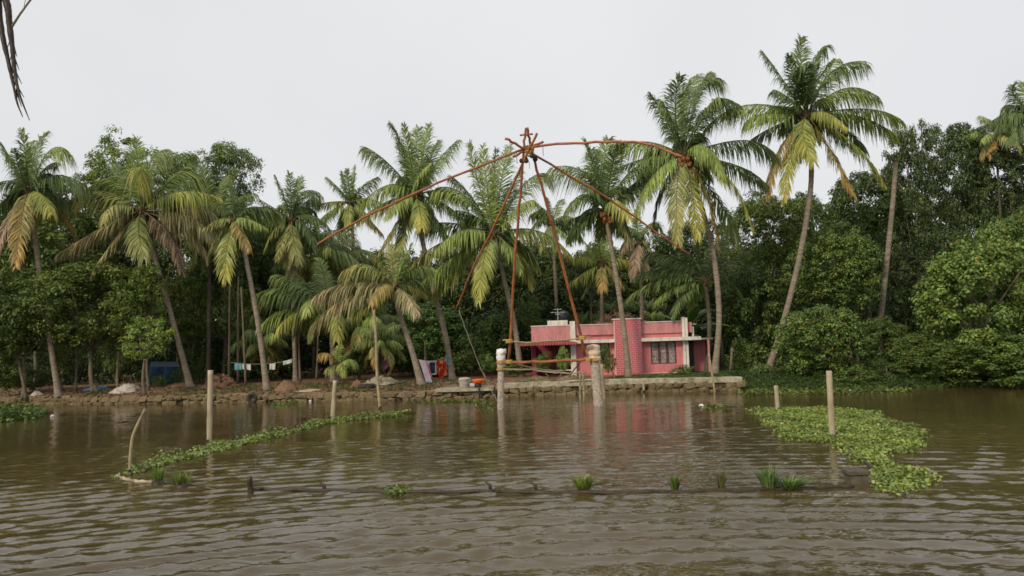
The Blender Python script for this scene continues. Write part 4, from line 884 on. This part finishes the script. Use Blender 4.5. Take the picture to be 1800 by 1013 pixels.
stake('tall thin bamboo pole blackened at the top before the short leaning palm', 668, 719, 657, 545, 5, 'bamboo', [(668, 719), (663, 660), (661, 600), (657, 545)], 'bamboo_pole', cat='pole')
stake('crooked forked stick at the left end of the hyacinth strip', 228, 834, 255, 720, 5, 'bamboo', [(228, 834), (230, 790), (236, 760), (255, 720)], 'crooked_stick', cat='stick')
stake('thick pale stake standing in the large hyacinth raft at right', 1463, 771, 1457, 652, 10)
stake('short dark topped stake behind the large hyacinth raft', 1368, 722, 1364, 678, 7.5)
stake('black stub of a stake on the sunken pole, left', 441, 866, 439, 838, 9, 'wet')
stake('thin leaning stick at the quay wall before the big coconut palm', 1259, 689, 1246, 622, 3.5, 'bamboo')
stake('short pale stake against the middle of the quay wall', 1132, 690, 1131, 673, 4, 'stake')
b = P(1284, 668, 56); b[2] = .8; o = solo('fence_post', *tube([b, P(1287, 612, 56)], .09, 8), MT['bark'], smooth=True); tag(o, 'slim wooden post on the bank right of the house palms', 'post')
V, Fa = tube([P(249, 733, G(228, 834)[1]), P(243, 729, G(228, 834)[1])], .03, 5)
# sunken frame lying at the surface
def float_pole(label, pix, r, name='sunken_pole', mat='wet', z=.01):
    pts = smooth_path([G(x, y) + (0, 0, z) for x, y in pix], 40); pts[:, 2] += .012 * np.sin(np.arange(40) * .9); o = solo(name, *tube(pts, r, 8), MT[mat], smooth=True); tag(o, label, 'pole', 'sunken net poles')
float_pole('dark waterlogged pole lying at the surface, left half of the enclosure', [(445, 861), (560, 863), (700, 866), (870, 865)], .05)
float_pole('dark waterlogged pole lying at the surface, right half of the enclosure', [(872, 866), (1100, 867), (1300, 863), (1500, 857)], .055)
float_pole('grey curved pole end at the left tip of the enclosure', [(205, 838), (232, 846), (268, 849)], .05, 'curved_pole', 'stake')
float_pole('dark pole along the inner edge of the hyacinth raft at right', [(1490, 790), (1530, 822), (1560, 858)], .05)
for lb, x, y in (('snag stub on the sunken pole beside the small hyacinth clump', 573, 862), ('snag stub near the centre of the sunken pole', 865, 862), ('tiny twig stub right of the centre of the sunken pole', 945, 863)):
    c = G(x, y); m = MB(); m.tube([c - (0, 0, .2), c + (-.05, 0, .12), c + (-.16, .02, .2)], [.06, .045, .02], 6); o = solo('snag', *m.get(), MT['wet'], smooth=True); tag(o, lb, 'snag', 'snags on the sunken pole')
c = G(1507, 850); m = MB(); m.box((c[0] - .2, c[1] - .15, -.3), (c[0] + .2, c[1] + .25, .22)); m.box((c[0] - .24, c[1] - .19, .222), (c[0] + .24, c[1] + .29, .3)); o = solo('wooden_block', *m.get(), MT['darkbark']); tag(o, 'small square wooden block at the right end of the sunken pole', 'block')

# ------------------------------------------------------------------ floating plants
def inside(poly, X, Y):
    c = np.zeros(len(X), bool); n = len(poly)
    for i in range(n):
        x0, y0 = poly[i]; x1, y1 = poly[i - 1]
        k = ((y0 > Y) != (y1 > Y)) & (X < (x1 - x0) * (Y - y0) / (y1 - y0 + 1e-12) + x0); c ^= k
    return c
def raft(label, pix, dens, size, h, seed, base=(.1, .17, .035), flowers=0):
    poly = [tuple(G(x, y)[:2]) for x, y in pix]; A = np.array(poly); r = np.random.default_rng(seed); lo, hi = A.min(0) - .4, A.max(0) + .4
    n0 = int(dens * np.prod(hi - lo)); X = r.uniform(lo[0], hi[0], n0); Y = r.uniform(lo[1], hi[1], n0)
    jx = X + .35 * snoise(X, Y, seed, 5, 1, 6) + r.normal(0, .12, n0); jy = Y + .6 * snoise(X, Y, seed + 1, 5, 1, 6) + r.normal(0, .2, n0); k = inside(poly, jx, jy) & (snoise(X, Y, seed + 9, 8, 2, 9) > -.4 - .5 * r.random(n0)); X, Y = X[k], Y[k]; n = len(X)
    hh = h * (.2 + 1.1 * np.clip(.5 + snoise(X, Y, seed + 2, 6, 1.5, 6) * 1.3, 0, 1)) * r.random(n) ** 1.2 * 1.4
    C = np.stack([X, Y, .02 + hh], 1); N = unit(np.array((0, 0, 1.0)) + r.normal(0, .55, (n, 3))); D = unit(r.normal(0, 1, (n, 3)) * (1, 1, .3)); L = size * r.uniform(.6, 1.25, n)
    D = unit(D - N * (D * N).sum(1)[:, None]); S = np.cross(N, D); l = L[:, None]
    ring = [(-.5, 0, 0), (-.28, .38, .07), (.15, .42, .09), (.5, 0, -.05), (.15, -.42, .09), (-.28, -.38, .07)]
    V = np.stack([C + D*l*a + S*l*b + N*l*c for a, b, c in ring], 1).reshape(-1, 3); Fa = np.arange(n * 6).reshape(-1, 6)
    patch = .75 + .5 * np.clip(.5 + snoise(X, Y, seed + 5, 6, .5, 2.5), 0, 1)
    col = np.array(base) * patch[:, None] * r.uniform(.55, 1.5, (n, 1)) * (1 + r.uniform(0, .5, (n, 1)) * np.array((1, .2, -.2)))
    q = r.random(n) < .012; col[q] = (.35, .3, .1); col6 = np.repeat(col, 6, 0)
    # stalks
    ns = n // 2; Pb = C[:ns] * (1, 1, 0) + r.normal(0, .03, (ns, 3)) * (1, 1, 0); wv = unit(r.normal(0, 1, (ns, 3)) * (1, 1, 0)) * .012
    SV = np.stack([Pb - wv, Pb + wv, C[:ns] + wv * .6, C[:ns] - wv * .6, C[:ns] + wv * .3, C[:ns] - wv * .3], 1).reshape(-1, 3); SF = np.arange(ns * 6).reshape(-1, 6) + len(V)
    V = np.vstack([V, SV]); Fa = np.vstack([Fa, SF]); col6 = np.vstack([col6, np.tile((.09, .13, .03), (ns * 6, 1))])
    o = solo('water_hyacinth', V, Fa, MT['mat'], col6, kind='stuff'); tag(o, label, 'water plants')
raft('long narrow strip of water hyacinth slanting across the left water', [(207, 843), (240, 817), (330, 797), (430, 772), (520, 753), (590, 739), (640, 731), (690, 726), (720, 727), (700, 732), (640, 738), (580, 745), (500, 764), (430, 783), (360, 799), (300, 815), (240, 832)], 300, .1, .12, 1, (.15, .235, .06))
raft('large raft of water hyacinth round the thick stake at right', [(1318, 722), (1400, 718), (1450, 716), (1540, 726), (1575, 742), (1632, 764), (1615, 776), (1590, 786), (1580, 805), (1565, 820), (1600, 828), (1636, 842), (1612, 856), (1608, 868), (1560, 870), (1545, 845), (1520, 818), (1495, 795), (1470, 778), (1430, 780), (1385, 774), (1360, 768), (1375, 752), (1340, 746), (1355, 735), (1330, 728)], 360, .095, .065, 2, (.165, .255, .06))
raft('green hyacinth patch at the left edge near the far bank', [(-60, 722), (0, 720), (50, 722), (78, 731), (60, 738), (0, 743), (-60, 743)], 130, .16, .38, 3, (.07, .13, .03))
raft('tiny hyacinth clump on the sunken pole', [(668, 861), (690, 858), (728, 861), (726, 867), (690, 868)], 220, .09, .07, 4, (.1, .17, .035))
raft('sparse hyacinth fringe along the right shore', [(1296, 692), (1340, 684), (1450, 686), (1600, 684), (1600, 690), (1450, 695), (1340, 694), (1310, 698)], 60, .16, .14, 5, (.09, .14, .03))
raft('small floating leaves near the net posts', [(830, 712), (870, 706), (872, 722), (845, 726)], 14, .16, .05, 6, (.09, .14, .03))
raft('scattered floating leaves before the big coconut palm reflection', [(1215, 716), (1262, 712), (1290, 716), (1240, 722)], 26, .15, .06, 7, (.09, .13, .03))
raft('floating weed flecks below the left rubble wall', [(470, 706), (520, 703), (525, 714), (480, 716)], 12, .18, .05, 8, (.09, .15, .03))
raft('fine weed fringe under the middle of the rubble wall', [(690, 708), (800, 705), (860, 703), (860, 707), (760, 710)], 22, .16, .08, 9, (.09, .14, .03))
def tuft(label, x, y, h, spread, n, seed, base=(.1, .17, .03), lean=0):
    c = G(x, y); r = np.random.default_rng(seed); V = []; col = []
    for i in range(n):
        a = r.uniform(0, 6.283); d = np.array((math.cos(a), math.sin(a), 0)); b = c + d * spread * .4 * r.random(); L = h * r.uniform(.5, 1.1); o_ = r.uniform(.1, .6) * spread * 1.6 + lean * .0
        tip = b + d * o_ + (lean * L, 0, L * r.uniform(.75, 1)); mid = b * .5 + tip * .5 + (0, 0, L * .16); s = np.cross(d, (0, 0, 1)) * r.uniform(.010, .019)
        V += [b - s, b + s, mid + s, tip, tip, mid - s]; col += [np.array(base) * r.uniform(.6, 1.4)] * 6
    o = solo('grass_tuft', np.array(V), np.arange(n * 6).reshape(-1, 6), MT['mat'], np.array(col)); tag(o, label, 'grass', 'grass tufts on the sunken pole')
tuft('rounded bright grass tuft at the centre of the sunken pole', 1026, 864, .4, .34, 260, 1, (.19, .25, .045))
tuft('spiky tall grass tuft on the right part of the sunken pole', 1352, 860, .58, .36, 150, 2, (.13, .2, .06))
tuft('low spreading grass trailing right of the spiky tuft', 1388, 859, .26, .5, 180, 3, (.12, .21, .04), .4)
tuft('small grass tuft on a stub right of the centre tuft', 1187, 862, .4, .2, 60, 4, (.11, .16, .03))
tuft('thin brownish weed tuft left of the spiky tuft', 1269, 860, .5, .2, 50, 5, (.12, .13, .04))
tuft('green grass tuft on a dark clod near the crooked stick', 278, 850, .5, .26, 90, 6, (.15, .22, .04))
tuft('sparse grass tuft on the second dark clod right of the crooked stick', 320, 856, .46, .4, 80, 7, (.15, .2, .04))
for lb, x, y in (('dark clod under the grass tuft near the crooked stick', 278, 852), ('second dark clod right of the crooked stick', 320, 857)):
    c = G(x, y); r = np.random.default_rng(x); V, Fa = lathe(c - (0, 0, .1), [(.2, 0), (.17, .1), (.13, .18), (.05, .22)], 10); V = np.array(V) + r.normal(0, .02, (len(V), 3)); o = solo('clod', V, Fa, MT['wet'], smooth=True); tag(o, lb, 'clod', 'clods on the sunken pole')

# ------------------------------------------------------------------ things on the bank
def gpt(x, y):
    """point of the bank seen at pixel x, y"""
    z = .7
    for _ in range(6): p = G(x, y, z); z = float(ground_z(p[0], p[1]))
    return np.array((p[0], p[1], z))
def heap(name, label, cat, x, y, rx, rz, mat, seed, ry=None, rough=.1, n=22, m=9):
    c = gpt(x, y); Y = c[1]; r = np.random.default_rng(seed); Rx = rx * Y / F; Rz = rz * Y / F; Ry = ry or Rx * .7; V = []; Fa = []
    for i in range(m):
        q = i / (m - 1)
        for j in range(n):
            a = j * 6.283 / n; k = 1 + r.normal(0, rough); V.append(c + (Rx * math.cos(a) * (1 - q) * k + Rx*.1*math.sin(a*3+seed), Ry * math.sin(a) * (1 - q) * k, -.05 + Rz * math.sin(q * 1.57) * (1 + r.normal(0, rough))))
    for i in range(m - 1):
        for j in range(n): k = (j+1) % n; Fa.append((i*n+j, i*n+k, (i+1)*n+k, (i+1)*n+j))
    Fa.append(tuple((m-1)*n + j for j in range(n))); o = solo(name, V, Fa, mat if not isinstance(mat, str) else MT[mat], smooth=True); return tag(o, label, cat)
heap('leaf_heap', 'heap of reddish dry leaves and husks right of the straw fronded palm foot', 'heap', 388, 681, 34, 20, 'litter', 1, rough=.16, n=30, m=14); heap('earth_heap', 'small brown earth heap right of the pale leaning palm foot', 'heap', 503, 681, 20, 17, 'mound', 2)
heap('sand_patch', 'pale flat sand patch on the bank edge', 'sand', 548, 687, 30, 4, 'sand', 3, rough=.05); heap('husk_heap', 'dark brown husk heap left of the lying tyre', 'heap', 628, 682, 14, 13, 'litter', 4, rough=.15)
heap('tarpaulin', 'pale grey sheet bundled on the ground at left', 'tarpaulin', 224, 688, 32, 14, 'tarp', 5, ry=.9, rough=.13); heap('blue_sheet', 'bright blue sheet lying flat behind the twin trunks', 'tarpaulin', 170, 689, 24, 8, 'bluelight', 6, ry=.7, rough=.1)
heap('white_sack', 'small white sack on the bank near the left edge palm', 'sack', 65, 696, 12, 9, 'tarp', 7, ry=.35); heap('rubble_heap', 'pale rubble and planks heap behind the tall bamboo pole', 'heap', 672, 680, 36, 12, 'concrete', 8, rough=.2); heap('litter_bank', 'low spread of leaf litter round the straw fronded palm foot', 'litter', 318, 689, 34, 7, 'litter', 9, rough=.14)
heap('red_earth', 'low reddish earth patch beside the white bucket', 'earth', 795, 683, 26, 4, 'mound', 10, rough=.08); heap('stone_heap', 'small pile of rubble before the porch wall', 'heap', 945, 668, 40, 9, 'stone', 12, rough=.2); heap('porch_rubble', 'rough stone ledge in front of the porch', 'ledge', 1000, 668, 28, 13, 'stone', 13, rough=.12)
# loose planks
for i, (lb, x0, y0, x1, y1) in enumerate((('long pale driftwood plank on the rubble heap', 664, 669, 712, 674), ('brown branch leaning on the rubble heap', 690, 678, 712, 670), ('dark plank along the foot of the rubble wall', 455, 703, 545, 704))):
    Y = gpt(x0, 682)[1] - (1.8 if i == 2 else .8); o = solo('plank', *tube(np.linspace(P(x0, y0, Y), P(x1, y1, Y), 8), .09, 6), MT['stake' if i == 0 else 'darkbark']); tag(o, lb, 'plank')
# blue tarpaulin shed
Y = 66; c = P(289, 676, Y); c[2] = .8; sh = thing('tarpaulin_shed', 'small shed hung with dark blue tarpaulin under the trees', 'shed', c)
def drape(x0, x1, y0, y1, Y, n=20, m=10, amp=.06, seed=0, skew=0):
    r = np.random.default_rng(seed); V = []; Fa = []; ph = r.uniform(0, 6)
    for i in range(m):
        v = i / (m - 1)
        for j in range(n):
            u = j / (n - 1); p = P(x0 + (x1 - x0) * u + skew * v, y0 + (y1 - y0) * v, Y); p[1] += amp * math.sin(u * 13 + ph + v * 1.5) * (.4 + v) + r.normal(0, amp * .1); V.append(p)
    for i in range(m - 1):
        for j in range(n - 1): Fa.append((i*n+j, i*n+j+1, (i+1)*n+j+1, (i+1)*n+j))
    return V, Fa
part('tarpaulin_front', *drape(263, 316, 645, 676, Y, amp=.22, seed=1), MT['blue'], sh, smooth=True)
a, b, d, e = P(263, 645, Y), P(316, 645, Y), P(313, 636, Y + 2.4), P(266, 636, Y + 2.4)
part('tarpaulin_roof', [a, b, d, e, a - (0, 0, .02), b - (0, 0, .02), d - (0, 0, .02), e - (0, 0, .02)], [(0, 1, 2, 3), (7, 6, 5, 4), (0, 4, 5, 1), (1, 5, 6, 2), (2, 6, 7, 3), (3, 7, 4, 0)], MT['blue'], sh)
for q in (a, b, d, e): part('post', *tube([np.array((q[0], q[1] + .06, .7)), q + (0, .06, 0)], .05, 6), MT['darkbark'], sh)
# tyres
def tyre(label, c, R, r_, flat):
    V = []; Fa = []; n, m = 26, 10
    for i in range(n):
        a = i * 6.283 / n
        for j in range(m):
            b = j * 6.283 / m; rr = R + r_ * math.cos(b); z = r_ * 1.1 * math.sin(b); V.append((c[0] + rr*math.cos(a), c[1] + (rr*math.sin(a) if flat else z), c[2] + (z if flat else rr*math.sin(a))))
    for i in range(n):
        for j in range(m): Fa.append((i*m+j, ((i+1) % n)*m+j, ((i+1) % n)*m+(j+1) % m, i*m+(j+1) % m))
    o = solo('tyre', V, Fa, MT['rubber'], smooth=True); tag(o, label, 'tyre', 'old tyres on the bank')
tyre('old tyre hung on the face of the rubble wall', P(443, 700, bank_y(P(443, 700, 53)[0]) - .45), .26, .1, False); tyre('old tyre lying on the bank beside the tall bamboo pole', gpt(644, 689) + (0, 0, .1), .42, .14, True)
# laundry
RED = cloth('red_cloth', (.3, (.5, .03, .03)), (.7, (.62, .07, .05))); WPK = cloth('white_pink_cloth', (.35, (.74, .56, .64)), (.6, (.8, .76, .78)), scale=2); PNK = cloth('hot_pink_cloth', (.3, (.55, .08, .16)), (.7, (.65, .35, .42)), scale=3)
BLK = cloth('black_striped_cloth', (.42, (.02, .02, .03)), (.5, (.05, .12, .15)), (.56, (.02, .02, .03)), scale=6, stretch=(3, 1, .2)); PAT = cloth('red_gold_cloth', (.44, (.36, .02, .012)), (.53, (.45, .04, .02)), (.58, (.6, .36, .12)), scale=3); TEA = cloth('teal_cloth', (.3, (.1, .27, .31)), (.7, (.16, .34, .38))); GRY = cloth('white_cloth', (.3, (.45, .46, .47)), (.7, (.58, .58, .58))); PUR = cloth('purple_cloth', (.3, (.1, .05, .07)), (.7, (.16, .08, .11)))
LYa, LYb = 54.2, 59.5
def LY(x): return LYa + (LYb - LYa) * (x - 728) / (791 - 728)
def laundry(label, x0, x1, ytop0, ytop1, yb0, yb1, mat, seed, grp, Yf=LY, skew=0, amp=.05):
    r = np.random.default_rng(seed); n, m = 16, 12; V = []; Fa = []
    for i in range(m):
        v = i / (m - 1)
        for j in range(n):
            u = j / (n - 1); x = x0 + (x1 - x0) * u; yt = ytop0 + (ytop1 - ytop0) * u; yb = yb0 + (yb1 - yb0) * u; p = P(x + skew * v, yt + (yb - yt) * v, Yf(x)); p[1] += amp * math.sin(u * 9 + seed) * (.2 + v); V.append(p)
    for i in range(m - 1):
        for j in range(n - 1): Fa.append((i*n+j, i*n+j+1, (i+1)*n+j+1, (i+1)*n+j))
    o = solo('hanging_cloth', V, Fa, mat, smooth=True); return tag(o, label, 'laundry', grp)
LG_ = 'washing on the main clothes line'
laundry('small red cloth at the left end of the clothes line', 729, 737, 630, 632, 643, 645, RED, 1, LG_); laundry('long white and lilac cloth slanting down from the clothes line', 736, 747, 632, 634, 675, 675, WPK, 2, LG_, skew=14); laundry('hot pink edged cloth behind the long white cloth', 747, 752, 634, 635, 668, 664, PNK, 3, LG_, lambda x: LY(x) + .15, skew=8)
laundry('pale pink cloth framing the black striped cloth', 748, 769, 634, 634, 661, 658, WPK, 4, LG_, lambda x: LY(x) + .1); laundry('black striped cloth in the middle of the clothes line', 756, 765, 637, 637, 657, 656, BLK, 5, LG_, lambda x: LY(x) - .06); laundry('red cloth with golden pattern right on the clothes line', 767, 783, 634, 629, 666, 659, PAT, 6, LG_, skew=4); laundry('small teal towel at the right end of the clothes line', 782, 790, 629, 624, 643, 641, TEA, 7, LG_)
pts = smooth_path([P(x, y, LY(x)) for x, y in ((722, 626), (737, 632), (758, 634.5), (775, 631), (791, 622))], 30); o = solo('clothes_line', *tube(pts, .015, 5), MT['line']); tag(o, 'clothes line strung between the short leaning palm and its neighbour', 'clothes line')
LG2 = 'washing on the shaded line at left'; f2 = lambda x: 60.0
laundry('teal garment on the shaded washing line', 412, 425, 639, 640, 651, 650, TEA, 8, LG2, f2); laundry('white cloth beside the teal garment on the shaded line', 426, 441, 640, 641, 649, 651, GRY, 9, LG2, f2); laundry('white cloth just right of the pale leaning palm trunk', 474, 484, 640, 639, 650, 650, GRY, 10, LG2, f2); laundry('small white cloth at the right end of the shaded line', 498, 513, 635, 632, 642, 638, GRY, 11, LG2, f2)
laundry('dark purple cloth hanging in the shade behind the tall bamboo pole', 672, 690, 626, 624, 654, 640, PUR, 12, 'cloth hanging in the shade', lambda x: 61.)
pts = smooth_path([P(x, y, 60.04) for x, y in ((405, 637.5), (440, 640), (480, 639), (515, 631))], 20); o = solo('clothes_line', *tube(pts, .014, 5), MT['line']); tag(o, 'shaded washing line behind the pale leaning palm', 'clothes line')
# landing slab, bucket, basin, motor
xa, xb = P(768, 690, 51)[0], P(868, 690, 51)[0]; yb = float(bank_y((xa + xb) / 2)); m = MB(); m.box((xa, yb - .5, .45), (xb, yb + 1.4, .66)); o = solo('landing_slab', *m.get(), MT['coping']); tag(o, 'flat mossy concrete landing slab at the water left of the net post', 'slab')
c = np.array((P(817, 684, yb + .3)[0], yb + .4, .662)); bk = thing('bucket', 'dusty white bucket standing on the landing slab', 'bucket', c); part('bucket_body', *lathe(c, [(.3, 0), (.34, .04), (.36, .5), (.39, .52), (.38, .56), (.3, .55)]), MT['bucket'], bk, smooth=True); part('lid', *lathe(c + (0, 0, .56), [(.37, 0), (.37, .04), (.1, .07)]), MT['bucket'], bk); part('handle', *tube([c + (.37*math.cos(a), -.38*abs(math.sin(a)) * .3 - .36, .5 - .25*math.sin(a)) for a in np.linspace(0, 3.14, 10)], .014, 5), MT['metal'], bk)
c = np.array((P(840, 684, yb - .2)[0], yb - .2, .662)); bs = thing('water_pump', 'small dark pump set at the landing edge under the orange basin', 'pump', c); part('pump_body', *lathe(c, [(.2, 0), (.24, .05), (.24, .2), (.2, .24)]), MT['black'], bs, smooth=True); part('pump_motor', *tube([c + (-.5, 0, .14), c + (-.2, 0, .14)], .13, 12), MT['metal'], bs); part('hose', *tube(smooth_path([c + (.05, -.2, .1), c + (.1, -.35, -.2), c + (.12, -.38, -.8)], 12), .06, 8), MT['black'], bs, smooth=True)
c = c + (.05, 0, .242); o = solo('plastic_basin', *lathe(c, [(.24, 0), (.3, .05), (.4, .2), (.42, .26), (.39, .27), (.3, .1), (.05, .05)]), MT['orange'], smooth=True); tag(o, 'bright orange plastic basin on the pump at the landing', 'basin')
for lb, x, y, s in (('white floating litter near the left edge patch', 92, 733, .12), ('white floating bottle below the rubble wall', 546, 706, .12), ('white litter on the scattered floating leaves', 1233, 715, .14), ('white floating litter before the right shore', 1496, 689, .14)):
    c = G(x, y); o = solo('floating_litter', *lathe(c - (0, 0, .03), [(s*.4, 0), (s, .05), (s*.9, .1), (s*.3, .16)], 9), MT['sack'], smooth=True); tag(o, lb, 'litter', 'white litter floating on the river')
# wooden landing plank at the far right shore
a = P(1608, 666, 52.5); b = P(1660, 668, 52.5); m = MB(); m.box((a[0], a[1] - .4, .3), (b[0], a[1] + .6, .45)); m.box((a[0] + .2, a[1] - .3, -.6), (a[0] + .4, a[1] - .1, .298)); m.box((b[0] - .4, a[1] - .3, -.6), (b[0] - .2, a[1] - .1, .298)); o = solo('landing_step', *m.get(), MT['darkbark']); tag(o, 'low brown landing step under the bright thicket at the right shore', 'step')

# ------------------------------------------------------------------ dry strand hanging into the top left corner, from the viewer's own side
NYs = 7.0; br = thing('hanging_branch', 'dark dry hanging branch with thin twigs in the top left corner', 'branch', P(8, 0, NYs))
part('stem', *tube(smooth_path([P(-6, -160, NYs), P(4, -30, NYs), P(14, 15, NYs), P(17, 45, NYs), P(22, 85, NYs), P(26, 125, NYs), P(34, 165, NYs), P(52, 212, NYs)], 50), np.interp(np.arange(50), [0, 25, 38, 49], [.036, .02, .013, .003]) * (1 + .25*np.random.default_rng(1).random(50)), 7), MT['wet'], br, smooth=True)
part('twig', *tube(smooth_path([P(-8, -60, NYs), P(0, 30, NYs), P(6, 70, NYs), P(14, 105, NYs), P(22, 142, NYs), P(30, 180, NYs), P(40, 206, NYs)], 40), np.interp(np.arange(40), [0, 20, 39], [.025, .016, .003]) * (1 + .3*np.random.default_rng(2).random(40)), 7), MT['wet'], br, smooth=True)
part('twig', *tube([P(19, 50, NYs), P(36, 24, NYs), P(58, -6, NYs), P(80, -40, NYs)], [.012, .009, .009, .008], 5), MT['bark'], br); part('twig', *tube([P(40, 22, NYs), P(44, 4, NYs), P(48, -20, NYs)], .003, 4), MT['bark'], br)
for i in range(14):
    y = 60 + i * 8; part('twig', *tube([P(22 + i * .6, y, NYs), P(20 + i * 1.4 + (i % 3 - 1) * 7, y + 24, NYs + .05)], [.008, .003], 4), MT['wet'], br)
